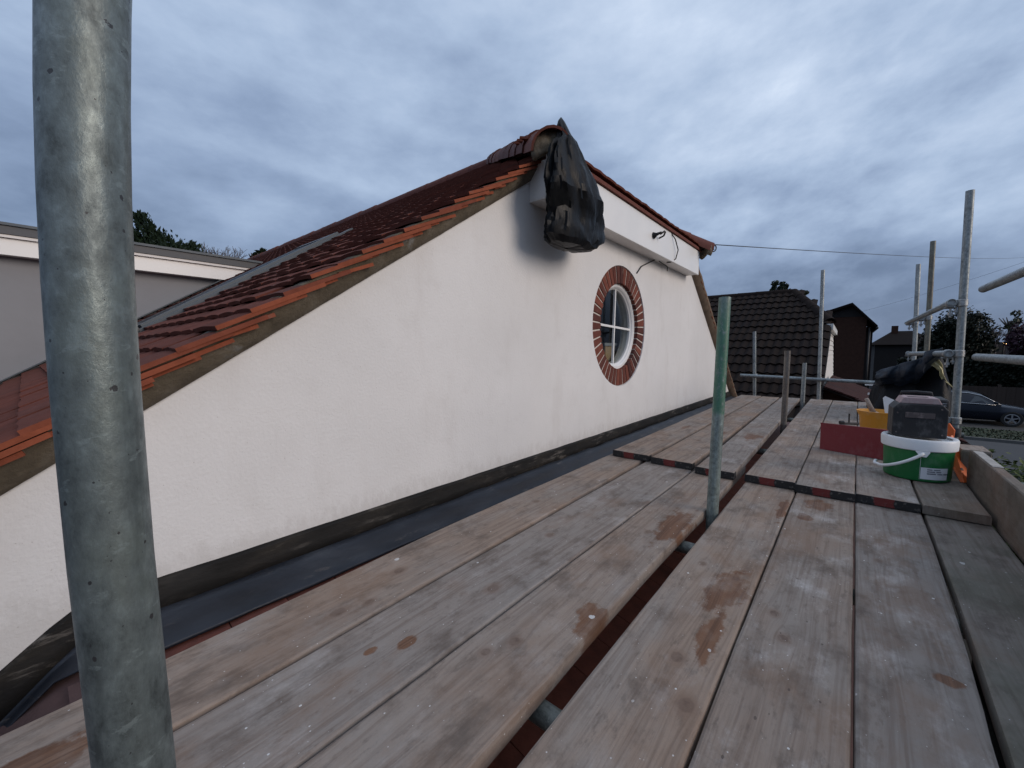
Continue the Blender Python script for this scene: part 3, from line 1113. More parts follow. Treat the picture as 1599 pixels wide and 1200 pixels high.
# --- white eaves box under the half hip
eave = MB(); eave.box(-1.430, -1.412, 2.03, 5.14, .905, 1.175)
fas = eave.build('fascia', 'upvc_white', house); bevel(fas, .003, 1)
g = MB(); g.box(WX + .002, -1.432, 2.032, 5.135, .910, .922); g.build('soffit', 'soffit_white', house)
for yy in (2.031, 5.128):
    g = MB(); g.box(WX + .002, -1.4305, yy, yy + .012, .923, 1.13 if yy < 3 else 1.17); g.build('box_end', 'upvc_white', house)
g = MB(); g.box(-1.445, -1.395, 2.0, 5.18, 1.178, 1.205); g.build('eaves_tray', 'ridge_clay', house)
# bracket and stray cables left on the fascia
g = MB(); g.lathe([(.0, 0), (.030, 0), (.030, .006), (.014, .03), (.009, .075), (.0, .08)], (0, 0, 0), 14)
mt = Matrix.Translation((-1.41, 3.69, 1.045)) @ Matrix.Rotation(R(78), 4, 'Y')
g.v = [tuple(mt @ Vector(v)) for v in g.v]
lb = thing('wire_bracket', 'small dark cone-shaped wire bracket fixed on the white fascia', 'bracket', (-1.41, 3.69, 1.045))
g.build('cone', 'iron_black', lb, smooth=40)
g = MB(); g.tube([(-1.35, 3.70, 1.05), (-1.33, 3.74, 1.08), (-1.34, 3.79, 1.085), (-1.36, 3.81, 1.06), (-1.405, 3.81, 1.045)], .008, 8); g.build('eye', 'iron_black', lb, smooth=True)
g = MB()
pts = [(-1.42, 4.15, 1.185), (-1.39, 4.22, 1.12), (-1.385, 4.30, 1.03), (-1.40, 4.28, .94), (-1.44, 4.24, .905), (-1.46, 4.20, .90)]
g.tube(pts, .0055, 8)
tag(g.build('loose_cable', 'cable_black', smooth=True), 'short black cable looping down over the white fascia', 'cable')
g = MB()
g.tube([(WX + .006, 3.66, .725), (WX + .012, 3.75, .800), (WX + .016, 3.97, .880), (WX + .02, 4.08, .918)], .0055, 8)
tag(g.build('loose_cable', 'cable_black', smooth=True), 'thin black cable running up the render from the round window', 'cable')
g = MB(); g.tube([(WX + .04, 4.12, .905), (WX + .045, 4.2, .896), (WX + .05, 4.28, .890), (WX + .055, 4.32, .880), (WX + .05, 4.335, .84)], .0045, 8)
tag(g.build('loose_cable', 'cable_black', smooth=True), 'small bent end of cable under the white soffit', 'cable')

# --- lead flashing along the foot of the wall, dipping at the near end
def lead_line(y):
    """(top of upstand, fold) heights"""
    if y > .05: return -.682, -.768
    return -.682 + (y - .05) * .78, -.768 + (y - .05) * .95


def lead_sheet(name, mat, prof, ys, wob=.003):
    b = MB(); vs = []
    k = None
    for y in ys:
        pf = prof(y); k = len(pf)
        for j, (x, z) in enumerate(pf):
            vs.append((x + wob * noise.noise(Vector((y * 5, j * 2.1, 3))), y, z + wob * noise.noise(Vector((y * 6, j * 1.7, 9)))))
    fs = [(i * k + j, (i + 1) * k + j, (i + 1) * k + j + 1, i * k + j + 1) for i in range(len(ys) - 1) for j in range(k - 1)]
    b.add(vs, fs)
    o = b.build(name, mat, house, smooth=40)
    recalc(o)
    sm = o.modifiers.new('thick', 'SOLIDIFY'); sm.thickness = .004; sm.offset = 0
    return o


flash = thing
ys = [-1.2 + i * .06 for i in range(157)]
def up_prof(y):
    a, b_ = lead_line(y)
    return [(WX - .004, a + .012), (WX + .010, a), (WX + .013, (a + b_) / 2), (WX + .022, b_ + .012)]
def ap_prof(y):
    a, b_ = lead_line(y)
    q = 1.0 if y > .12 else max(.22, 1 - (.12 - y) * 6)
    return [(WX + .020, b_ + .016), (WX + .020 + .014 * q, b_ - .002), (WX + .020 + .065 * q, b_ - .022 * q), (WX + .020 + .112 * q, b_ - .043 * q), (WX + .020 + .120 * q, b_ - .050 * q)]
lead_sheet('flashing_upstand', 'lead_upstand', up_prof, ys)
lead_sheet('flashing_apron', 'lead', ap_prof, ys)
# lower roof that carries the apron, red clay under the boards
lr = MB()
vs = []
ysl = [.02 + i * .085 for i in range(92)]
k = 5
for y in ysl:
    for (x, z) in ((WX + .10, -.828), (WX + .155, -.840), (-1.15, -.93), (-.5, -1.12), (.35, -1.37)):
        vs.append((x, y, z))
lr.add(vs, [(i * k + j, (i + 1) * k + j, (i + 1) * k + j + 1, i * k + j + 1) for i in range(len(ysl) - 1) for j in range(k - 1)])
lower = lr.build('lower_roof', 'lower_clay_dark', house)
recalc(lower)
b = MB(); b.box(-.13, .13, -.081, .081, 0, .013)
me_lt = b.mesh('lower_tile', 'lower_clay')
for i in range(45):
    y = .27 + i * .165
    mt = Matrix.Translation((-1.315, y, -.864 + random.uniform(-.002, .002))) @ Matrix.Rotation(R(13), 4, 'Y')
    piece('lower_tile', me_lt, lower, mt)
for row in range(1, 6):
    for i in range(30):
        y = .10 + i * .165 + (.08 if row % 2 else 0)
        x = -1.315 + row * .20
        if row in (1, 2) : continue
        mt = Matrix.Translation((x, y, -.856 - row * .058 + .012)) @ Matrix.Rotation(R(13), 4, 'Y')
        piece('lower_tile', me_lt, lower, mt)
# clay slope that falls away at the near end below the dipping lead
g = MB()
n = 14
vs = []
for i in range(n + 1):
    y = .16 - i * .08
    z = -.828 + min(0, (y - .06)) * .55
    for (x, dz) in ((WX + .02, .012), (WX + .18, -.01), (-1.2, -.05), (-1.0, -.10)):
        vs.append((x, y, z + dz + .006 * noise.noise(Vector((x * 9, y * 9, 0)))))
g.add(vs, [(i * 4 + j, (i + 1) * 4 + j, (i + 1) * 4 + j + 1, i * 4 + j + 1) for i in range(n) for j in range(3)])
recalc(g.build('roof_end_slope', 'lower_clay_dark', house, smooth=True))
g = MB(); g.box(.30, .36, -.5, 7.6, GZ, -1.36); g.build('lower_wall', 'dark_brick', house)

# --- roof window in the left slope
def on_roof(x, y, l): yy, z = slope_pt(y, l); return Vector((x, yy, z))
rw = on_roof(-3.25, .5, .06)
def rbox(name, x0, x1, y0, y1, l0, l1, mat, parent):
    b = MB()
    a = [on_roof(x0, y0, l0), on_roof(x1, y0, l0), on_roof(x1, y1, l0), on_roof(x0, y1, l0)]
    c = [on_roof(x0, y0, l1), on_roof(x1, y0, l1), on_roof(x1, y1, l1), on_roof(x0, y1, l1)]
    b.add(a + c, [(0, 3, 2, 1), (4, 5, 6, 7), (0, 1, 5, 4), (1, 2, 6, 5), (2, 3, 7, 6), (3, 0, 4, 7)])
    return b.build(name, mat, parent)
roofwin = rbox('roof_window', -4.00, -3.36, .52, 1.70, .01, .050, 'dark_frame', roofo)
rbox('frame', -3.37, -3.30, .50, 1.76, .01, .074, 'slate_grey_metal', roofwin)
rbox('frame', -4.06, -4.00, .50, 1.76, .01, .066, 'slate_grey_metal', roofwin)
rbox('frame', -3.995, -3.375, 1.70, 1.76, .01, .073, 'dark_frame', roofwin)
rbox('frame', -3.995, -3.375, .48, .54, .01, .070, 'dark_frame', roofwin)
rbox('pane', -3.995, -3.375, .545, 1.695, .051, .066, 'dark_pane', roofwin)
rbox('flashing', -3.295, -3.225, .44, 1.84, .030, .056, 'slate_grey_metal', roofwin)
rbox('flashing', -4.12, -4.065, .44, 1.84, .030, .060, 'slate_grey_metal', roofwin)
rbox('corner_block', -3.38, -3.20, .40, .475, .05, .10, 'dark_frame', roofwin)

# --- flat roofed dormer further along the slope
DX = -5.32
dm = MB()
dm.prism([(DX, -2.2, -1.4), (DX, -.25, -.45), (DX, 1.66, .80), (DX, 1.66, .92), (DX, -2.2, .92)], (-4.5, 0, 0))
dorm = dm.build('dormer', 'grey_render', house); recalc(dorm)
tag(dorm, 'flat roofed dormer with grey cheek and white fascia')
g = MB(); g.box(DX + .004, DX + .10, -2.3, 1.70, .775, .905); g.build('fascia', 'upvc_white', dorm)
g = MB(); g.box(DX + .003, DX + .125, -2.3, 1.72, .908, .93); g.build('drip', 'soffit_white', dorm)
g = MB(); g.box(DX - 4.6, DX + .135, -2.35, 1.80, .933, 1.00); o = g.build('roof_deck', 'felt_roof', dorm)
g = MB(); g.box(DX + .06, DX + .15, -2.35, 1.80, 1.0005, 1.022); g.build('roof_edge_trim', 'slate_grey_metal', dorm)
def soak(l): return [on_roof(DX + .003, -1.2, l), on_roof(DX + .003, 1.62, l), on_roof(DX + .09, 1.62, l), on_roof(DX + .09, -1.2, l)]
g = MB(); q = soak(.058); q2 = soak(.066); g.add(q + q2, [(3, 2, 1, 0), (4, 5, 6, 7), (0, 1, 5, 4), (1, 2, 6, 5), (2, 3, 7, 6), (3, 0, 4, 7)]); g.build('cheek_flashing', 'slate_grey_metal', dorm)

# ================================================================== NEIGHBOUR WITH DARK ROOF
nb = thing('brown_tiled_house', 'house with large dark brown interlocking tile roof and white clad gable', 'house', (-3, 12.5, GZ))
NS = .527; NA = math.atan(NS)
NX = -.34
def nz(y): return -.77 + NS * (y - 8.2)
g = MB()
g.add([(NX, 7.6, nz(7.6)), (NX, 10.8, nz(10.8)), (-1.14, 12.5, nz(12.5)), (-14, 12.5, nz(12.5)), (-14, 7.6, nz(7.6))], [(0, 1, 2, 3, 4)])
zt = nz(12.5)
g.add([(NX, 14.2, nz(10.8)), (NX, 17.4, nz(7.6)), (-14, 17.4, nz(7.6)), (-14, 12.5, zt), (-1.14, 12.5, zt)], [(0, 1, 2, 3, 4)])
g.add([(NX, 10.8, nz(10.8)), (NX, 14.2, nz(10.8)), (-1.14, 12.5, zt)], [(0, 1, 2)])
nroof = g.build('roof', 'dark_roof', nb); recalc(nroof)
# double-roll tiles
def roll_tile():
    b = MB(); n = 12; Wd, L = .30, .40
    top = []
    for j in range(2):
        for i in range(n + 1):
            u = Wd * i / n
            ph = (u / (Wd / 2)) % 1.0
            h = .030 * max(0, math.sin(ph * PI)) ** 1.0 if ph < .62 else .030 * max(0, math.sin(ph * PI)) * .6
            top.append((u, 0 if j == 0 else L, h + (.040 if j == 0 else .008)))
    base = [(Wd * i / n, .012, .0) for i in range(n + 1)]
    k = n + 1
    fs = [(i, i + 1, k + i + 1, k + i) for i in range(n)] + [(2 * k + i, 2 * k + i + 1, i + 1, i) for i in range(n)]
    b.add(top + base, fs)
    return b
rt = roll_tile(); me_rt = rt.mesh('brown_tile', 'brown_tile', smooth=45)
gauge = .345
nrow = 0
restn = MB(); cnt = 0
cands = []
for row in range(17):
    y = 7.62 + row * gauge * math.cos(NA)
    if y > 12.3: continue
    for c_ in range(40):
        x = NX - .30 * (c_ + 1) + .02
        if y > 10.8 and x + .15 > NX - (y - 10.8) * .5: continue
        if x < -13: continue
        cands.append((abs(x + 1.8) , x, y))
cands.sort()
for i, (_, x, y) in enumerate(cands):
    mt = Matrix.Translation((x, y, nz(y) + .004 + random.uniform(-.004, .004))) @ Matrix.Rotation(NA + random.uniform(-.008, .008), 4, 'X')
    if i < 200: piece('brown_tile', me_rt, nroof, mt)
    else:
        o0 = len(restn.v)
        restn.v += [tuple(mt @ Vector(v)) for v in rt.v]; restn.f += [tuple(q + o0 for q in f) for f in rt.f]; restn.m += rt.m
tag(restn.build('brown_tile_field', 'brown_tile', nroof, smooth=45), kind='stuff')
me_rd = halfround(.11, .44)
me_rd.materials.clear(); me_rd.materials.append(M['brown_tile'])
for i in range(26):
    mt = Matrix.Translation((-1.14 - .42 * (i + 1), 12.5, zt - .02)) @ Matrix.Rotation(R(-90), 4, 'Z')
    piece('ridge_tile', me_rd, nroof, mt)
a = Vector((NX, 10.8, nz(10.8) + .0)); bq = Vector((-1.14, 12.5, zt - .02)); d = (bq - a); L = d.length; d.normalize()
for i in range(5):
    up = (Vector((0, 0, 1)) - d * d.z).normalized(); mt = Matrix.Identity(4)
    mt.col[0][:3] = d.cross(up); mt.col[1][:3] = d; mt.col[2][:3] = up; mt.translation = a + d * (i * L / 5)
    piece('hip_tile', me_rd, nroof, mt)
# gable wall with white cladding boards
g = MB()
gp = [(NX - .06, 8.0, GZ), (NX - .06, 8.0, nz(8.0) - .06), (NX - .06, 10.8, nz(10.8) - .06), (NX - .06, 14.2, nz(10.8) - .06), (NX - .06, 17.0, nz(8.0) - .06), (NX - .06, 17.0, GZ)]
g.prism(gp, (-13, 0, 0)); nwall = g.build('wall', 'dark_brick', nb); recalc(nwall)
for i in range(16):
    z0 = -1.25 + i * .118
    z1 = z0 + .112
    def yl(z): return max(8.05, 8.2 + (z + .77 + .10) / NS)
    ya, yb = yl(z0), yl(z1)
    if z1 > nz(10.8) - .05: break
    g = MB()
    g.prism([(NX - .058, ya, z0), (NX - .058, 25 - ya, z0), (NX - .058, 25 - yb, z1), (NX - .058, yb, z1)], (.03, 0, 0))
    g.v = [(x + (.012 if abs(z - z0) < .001 and x > NX - .05 else 0), y, z) for x, y, z in g.v]
    recalc(g.build('cladding_board', 'cladding', nwall))
g = MB(); g.box(NX - .05, NX + .06, 10.65, 14.35, nz(10.8) - .14, nz(10.8) - .02); g.build('fascia', 'gutter_white', nb)
# bargeboard strip under the verge
g = MB(); g.prism([(NX + .012, 7.7, nz(7.7) - .14), (NX + .012, 10.75, nz(10.75) - .14), (NX + .012, 10.75, nz(10.75) - .01), (NX + .012, 7.7, nz(7.7) - .01)], (.02, 0, 0))
recalc(g.build('bargeboard', 'dark_wall', nb))
# lean-to with red tiles beside the gable
lt = thing('lean_to', 'low lean-to with reddish tiles against the white clad gable', 'lean-to', (.4, 10.5, GZ))
g = MB(); g.prism([(NX + .04, 8.6, GZ), (NX + .04, 8.6, -.62), (1.3, 8.6, -1.32), (1.3, 8.6, GZ)], (0, 3.8, 0)); recalc(g.build('wall', 'dark_brick', lt))
b = MB(); b.box(-.005, .255, -.081, .081, 0, .022); me_lt2 = b.mesh('lean_tile', 'red_tile_far')
lroof = MB(); lroof.prism([(NX + .035, 8.4, -.585), (1.45, 8.4, -1.365), (1.45, 8.4, -1.385), (NX + .035, 8.4, -.605)], (0, 4.2, 0))
lro = recalc(lroof.build('roof', 'dark_roof', lt))
la = math.atan2(.78, 1.45 - NX - .035)
for row in range(9):
    for c_ in range(25):
        x = NX + .05 + row * .20; y = 8.48 + c_ * .166 + (.08 if row % 2 else 0)
        z = -.585 - (x - NX - .035) * math.tan(la) + .008
        if x > 1.3: continue
        piece('lean_tile', me_lt2, lro, Matrix.Translation((x, y, z)) @ Matrix.Rotation(la - .06, 4, 'Y'))

# ================================================================== DARK BRICK HOUSE
bh = thing('dark_brick_house', 'tall dark brick house with plain gable beyond the white clad gable', 'house', (-.1, 33, GZ))
g = MB(); g.prism([(-3.2, 30, GZ), (.66, 30, GZ), (.66, 30, 1.98), (-3.2, 30, 1.98)], (0, 5, 0)); recalc(g.build('wall', 'dark_brick', bh))
g = MB(); g.box(.66, .98, 31.2, 35, GZ, 1.45); g.build('side_wing', 'dark_wall', bh)
g = MB(); g.prism([(0, 29.7, 2.60), (1.12, 29.7, 1.30), (1.12, 29.7, 1.44), (0, 29.7, 2.75), (-3.6, 29.7, 1.5), (-3.6, 29.7, 1.36)], (0, 6, 0)); recalc(g.build('roof', 'dark_roof', bh))
g = MB(); g.prism([(.5, 29.98, 1.98), (-1.9, 29.98, 1.98), (0, 29.98, 2.62)], (0, 4.9, 0)); recalc(g.build('gable_peak', 'dark_wall', bh))
g = MB(); g.tube([(.80, 29.95, 1.35), (.80, 29.95, GZ)], .05, 8); g.build('downpipe', 'pipe_black', bh, smooth=True)
g = MB(); g.tube([(1.10, 29.6, 1.30), (1.10, 35.5, 1.30)], .06, 8); g.build('gutter', 'pipe_black', bh, smooth=True)

# far roofs
def far_house(name, label, x0, x1, y, zr, ze, hipl, mat='dark_roof', wallm='dark_wall', group='houses far down the street'):
    t_ = thing(name, label, 'house', ((x0 + x1) / 2, y, GZ), group)
    dp = 5
    g = MB(); g.box(x0 + .3, x1 - .3, y, y + 2 * dp - .6, GZ, ze); g.build('wall', wallm, t_)
    g = MB()
    g.add([(x0, y - .3, ze), (x1, y - .3, ze), (x1, y + 2 * dp, ze), (x0, y + 2 * dp, ze), (x0 + hipl, y + dp, zr), (x1 - hipl, y + dp, zr)],
          [(0, 1, 5, 4), (1, 2, 5), (2, 3, 4, 5), (3, 0, 4), (0, 3, 2, 1)])
    g.build('roof', mat, t_)
    return t_
fh = far_house('bungalow', 'low dark roofed bungalow beyond the scaffold tubes', 1.2, 5.4, 42, 1.75, .55, 1.5)
g = MB(); g.box(2.6, 3.0, 46, 46.4, 1.5, 2.15); g.build('chimney', 'dark_brick', fh)
fh = far_house('bungalow', 'dark bungalow with white gable end behind the round tree', 3.9, 9.0, 50, 1.55, .3, .6)
g = MB(); g.prism([(3.55, 49.6, 1.05), (4.35, 49.6, 1.05), (4.0, 49.6, 1.40)], (0, .12, 0)); recalc(g.build('gable', 'gutter_white', fh))
far_house('bungalow', 'long dark roof behind the street lamp at the right', 7, 26, 58, 1.0, -.4, 3)

# ================================================================== VEGETATION
def crown(b, c, rad, n, size, seed, shape='round', lean=(0, 0)):
    rb = random.Random(seed)
    cl = []
    for i in range(max(8, n // 60)):
        th, ph = rb.uniform(0, 2 * PI), math.acos(rb.uniform(-1, 1))
        q = rb.uniform(.0, 1) ** .5 * .95
        cl.append((Vector((c[0] + rad[0] * q * math.sin(ph) * math.cos(th), c[1] + rad[1] * q * math.sin(ph) * math.sin(th), c[2] + rad[2] * q * math.cos(ph))), rb.uniform(.18, .36)))
    for i in range(n):
        cc, cr = rb.choice(cl)
        v = Vector((rb.gauss(0, 1), rb.gauss(0, 1), rb.gauss(0, 1))).normalized() * (rb.random() ** .4)
        p = cc + Vector((v.x * rad[0], v.y * rad[1], v.z * rad[2])) * cr
        a = Vector((rb.gauss(0, 1), rb.gauss(0, 1), rb.gauss(0, 1))).normalized()
        s_ = size * rb.uniform(.6, 1.5)
        u = a.orthogonal().normalized()
        wv = a.cross(u)
        b.add([p - u * s_ * .5, p + wv * s_ * .32, p + u * s_ * .6, p - wv * s_ * .32], [(0, 1, 2, 3)])


def branchy(b, p, d, L, r, depth, rb, spread=.5, minr=.006):
    q = p + d * L
    b.tube([p, p + d * L * .5 + Vector((rb.gauss(0, .03), rb.gauss(0, .03), 0)) * L, q], [r, r * .85, r * .7], 5, caps=False)
    if depth == 0: return [q]
    tips = []
    for k in range(rb.choice((2, 3, 3))):
        nd = (d + Vector((rb.gauss(0, spread), rb.gauss(0, spread), rb.gauss(.08, spread * .6)))).normalized()
        tips += branchy(b, p + d * L * rb.uniform(.65, 1.0), nd, L * rb.uniform(.6, .85), max(minr, r * .62), depth - 1, rb, spread, minr)
    return tips


def tree(name, label, x, y, top, rad, mat, n, size, seed, group=None, trunk_r=.18, base=None, cz=None):
    t_ = thing(name, label, 'tree', (x, y, GZ), group)
    rb = random.Random(seed)
    g = MB()
    czz = cz if cz is not None else top - rad[2]
    g.tube([(x, y, GZ), (x + .1, y, (GZ + czz) / 2), (x, y, czz)], [trunk_r, trunk_r * .8, trunk_r * .5], 8)
    for k in range(6):
        a = k * 1.05
        g.tube([(x, y, czz - rad[2] * .7), (x + rad[0] * .6 * math.cos(a), y + rad[1] * .6 * math.sin(a), czz + rad[2] * .3)], [trunk_r * .4, .02], 5)
    g.build('trunk', 'bark', t_, smooth=True)
    b = MB(); crown(b, (x, y, czz), rad, n, size, seed)
    b.build('crown', mat, t_)
    return t_


# cypress behind the dormer: swept sprays
def cypress(name, label, base, tips, seed, n=2600):
    t_ = thing(name, label, 'tree', (base[0], base[1], GZ))
    rb = random.Random(seed)
    g = MB(); c = MB()
    hub = Vector((base[0], base[1], base[2]))
    g.tube([(base[0], base[1], GZ), hub], [.28, .16], 8)
    tot = sum(w_ for _, w_ in tips)
    for tp, wgt in tips:
        tp = Vector(tp)
        mid = hub.lerp(tp, .5) + Vector((0, 0, -.12))
        g.tube([hub, mid, tp], [.10, .05, .015], 5)
        for i in range(int(n * wgt / tot)):
            f = rb.random() ** .75
            p = (hub * (1 - f) ** 2 + mid * 2 * f * (1 - f) + tp * f ** 2)
            sp = (.62 * (1 - f) + .10)
            p = p + Vector((rb.gauss(0, sp), rb.gauss(0, sp), rb.gauss(0, sp * .75)))
            d = (tp - hub).normalized() + Vector((rb.gauss(0, .45), rb.gauss(0, .45), rb.gauss(.25, .4)))
            d.normalize()
            u = d.orthogonal().normalized() if rb.random() < .5 else d.cross(d.orthogonal()).normalized()
            s_ = rb.uniform(.12, .30)
            c.add([p, p + d * s_ * .5 + u * s_ * .22, p + d * s_, p + d * s_ * .5 - u * s_ * .22], [(0, 1, 2, 3)])
    g.build('trunk', 'bark', t_, smooth=True)
    c.build('crown', 'leaf_conifer', t_)
    return t_


cypress('cypress_tree', 'dark green windswept conifer rising behind the dormer roof', (-25, 4.3, 3.9),
        [((-25, 3.75, 6.15), 3), ((-25.3, 3.15, 5.25), 2), ((-25, 4.2, 5.5), 3), ((-25, 4.9, 4.95), 3), ((-25, 5.6, 5.15), 2.4), ((-24.6, 2.6, 4.6), 2), ((-25, 5.9, 4.5), 2), ((-25, 3.6, 5.1), 3)], 4, 5200)
bt = thing('bare_tree', 'leafless twiggy tree beside the dark conifer', 'tree', (-30, 7.9, GZ))
g = MB(); rb = random.Random(11)
g.tube([(-30, 7.9, GZ), (-30, 7.9, 4.0)], [.22, .14], 7)
tg = MB()
for k in range(9):
    a = k * .7
    branchy(tg, Vector((-30, 7.9, 4.0 + rb.uniform(0, .7))), Vector((math.cos(a) * .6, math.sin(a) * .95, 1.0)).normalized(), rb.uniform(.7, .95), .045, 4, rb, .38, .010)
g.build('trunk', 'bark', bt, smooth=True); tg.build('crown', 'twig', bt)
tree('small_evergreen', 'small dark evergreen tip peeping over the ridge', -22, 7.35, 5.1, (.5, .45, .65), 'leaf_conifer', 700, .22, 21)
tree('pine_tree', 'dark pine crown showing above the brown tiled ridge', -3.45, 30, 4.40, (.62, .6, .62), 'leaf_conifer', 1200, .16, 31)
tree('pine_tree', 'low shrubby treetop right of the pine above the brown ridge', -2.55, 31, 3.85, (.42, .4, .35), 'leaf_olive', 500, .14, 32)
tree('round_tree', 'large dark rounded evergreen behind the scaffold standards', 4.75, 34, 2.25, (1.45, 1.5, 1.9), 'leaf_dark', 22000, .13, 41, trunk_r=.2, cz=.35)
g = MB(); crown(g, (5.7, 36, -.85), (1.2, .8, .9), 2600, .14, 44)
tb = thing('dark_shrub', 'dark shrub mass to the right of the rounded evergreen', 'shrub', (5.9, 36, GZ))
g.tube([(5.9, 36, GZ), (5.9, 36, -.4)], .08, 6); g.build('crown', 'leaf_dark', tb)
for i, (x, z1, lab) in enumerate(((5.75, 1.45, 'thin bare sapling just right of the rounded evergreen'), (6.15, 1.15, 'shorter bare sapling furthest from the rounded evergreen'))):
    st = thing('sapling', lab, 'tree', (x, 34, GZ), 'bare saplings right of the rounded evergreen')
    g = MB(); rb = random.Random(60 + i)
    g.tube([(x, 34, GZ), (x, 34, -.2)], [.05, .04], 6)
    g.build('trunk', 'bark', st)
    g = MB()
    for k in range(4): branchy(g, Vector((x, 34, -.3)), Vector((rb.gauss(0, .2), rb.gauss(0, .2), 1)).normalized(), (z1 + .3) * .42, .03, 3, rb, .25, .008)
    crown(g, (x, 34, z1 - .5), (.22, .2, .5), 60, .08, 70 + i)
    g.build('crown', 'twig', st)
tree('blossom_tree', 'dark purple leaved tree at the right edge behind the lamp', 8.35, 38, 1.75, (1.15, 1.0, 1.15), 'leaf_purple', 4200, .15, 51)
tree('thin_tree', 'sparse pale green tree above the purple tree', 8.5, 44, 2.95, (.9, .8, .8), 'leaf_olive', 420, .16, 52)

# hedge and fence across the road
hd = thing('boundary_hedge', 'tall dark clipped hedge above the brown fence', 'hedge', (9, 32.2, GZ))
g = MB(); g.box(2.2, 20, 31.7, 33.2, GZ, -.55); g.build('core', 'leaf_hedge_far', hd)
g = MB(); rb = random.Random(8)
for i in range(15000):
    x = rb.uniform(2.2, 13)
    if rb.random() < .72: y, z = 31.62 + rb.gauss(0, .05), rb.uniform(-2.0, -.42)
    else: y, z = rb.uniform(31.6, 33.2), -.48 + rb.gauss(0, .05) + .05 * math.sin(x * 3)
    a = Vector((rb.gauss(0, 1), rb.gauss(0, 1), rb.gauss(0, 1))).normalized(); u = a.orthogonal().normalized(); v = a.cross(u); s_ = rb.uniform(.06, .13); p = Vector((x, y, z))
    g.add([p - u * s_, p + v * s_ * .5, p + u * s_, p - v * s_ * .5], [(0, 1, 2, 3)])
g.build('foliage', 'leaf_hedge_far', hd)
fn = thing('board_fence', 'brown close-boarded fence behind the parked car', 'fence', (8, 31, GZ))
b = MB(); b.box(-.074, .074, -.012, .012, 0, 1.46); me_fb = b.mesh('fence_board', 'fence_board')
for i in range(62):
    x = 1.6 + i * .152
    piece('fence_board', me_fb, fn, Matrix.Translation((x, 31 + (.012 if i % 2 else 0), GZ + .06)))
for i in range(6):
    g = MB(); x = 2.2 + i * 1.83; g.box(x - .06, x + .06, 31.03, 31.15, GZ, GZ + 1.62); g.build('post', 'fence_board', fn)

# leafy hedge just outside the scaffold
nh = thing('leafy_hedge', 'bright green leafy hedge beside the toe board at the lower right', 'hedge', (1.9, 4.2, GZ))
g = MB(); rb = random.Random(9)
g.box(1.12, 2.6, 2.0, 6.0, GZ, -1.14); g.build('core', 'leaf_dark', nh)
g = MB()
for i in range(9000):
    if rb.random() < .6: p = Vector((rb.uniform(1.0, 2.6), rb.uniform(2.2, 6.2), -1.10 + rb.gauss(0, .055)))
    else: p = Vector((1.06 + rb.gauss(0, .05), rb.uniform(2.2, 6.2), rb.uniform(-1.9, -1.08)))
    a = Vector((rb.gauss(0, .6), rb.gauss(0, .6), 1)).normalized(); u = a.orthogonal().normalized(); u = (Matrix.Rotation(rb.uniform(0, 6.28), 3, a) @ u); v = a.cross(u); s_ = rb.uniform(.018, .04)
    g.add([p - u * s_, p - u * s_ * .2 + v * s_ * .5, p + u * s_, p - u * s_ * .2 - v * s_ * .5, p + a * s_ * -.12], [(0, 1, 4), (1, 2, 4), (2, 3, 4), (3, 0, 4)])
g.build('foliage', 'leaf_bright', nh)

# ================================================================== STREET LAMP
sl = thing('street_lamp', 'lit street lamp glowing warm above the far roofs at right', 'street lamp', (8.49, 45, GZ))
g = MB(); g.tube([(8.49, 45.0, GZ), (8.49, 45.0, .3), (8.49, 44.95, .55), (8.49, 44.8, .66)], [.06, .05, .04, .035], 8); g.build('post', 'pipe_black', sl, smooth=True)
g = MB(); g.box(8.38, 8.60, 44.5, 44.95, .655, .70); bevel(g.build('lamp_housing', 'pipe_black', sl), .02, 2)
bm = bmesh.new(); bmesh.ops.create_icosphere(bm, subdivisions=2, radius=.1)
g = MB(); g.add([(8.49 + v.co.x, 44.6 + v.co.y, .60 + v.co.z * .6) for v in bm.verts], [tuple(v.index for v in f.verts) for f in bm.faces]); bm.free()
g.build('lamp', 'lamp_glow', sl, smooth=True)


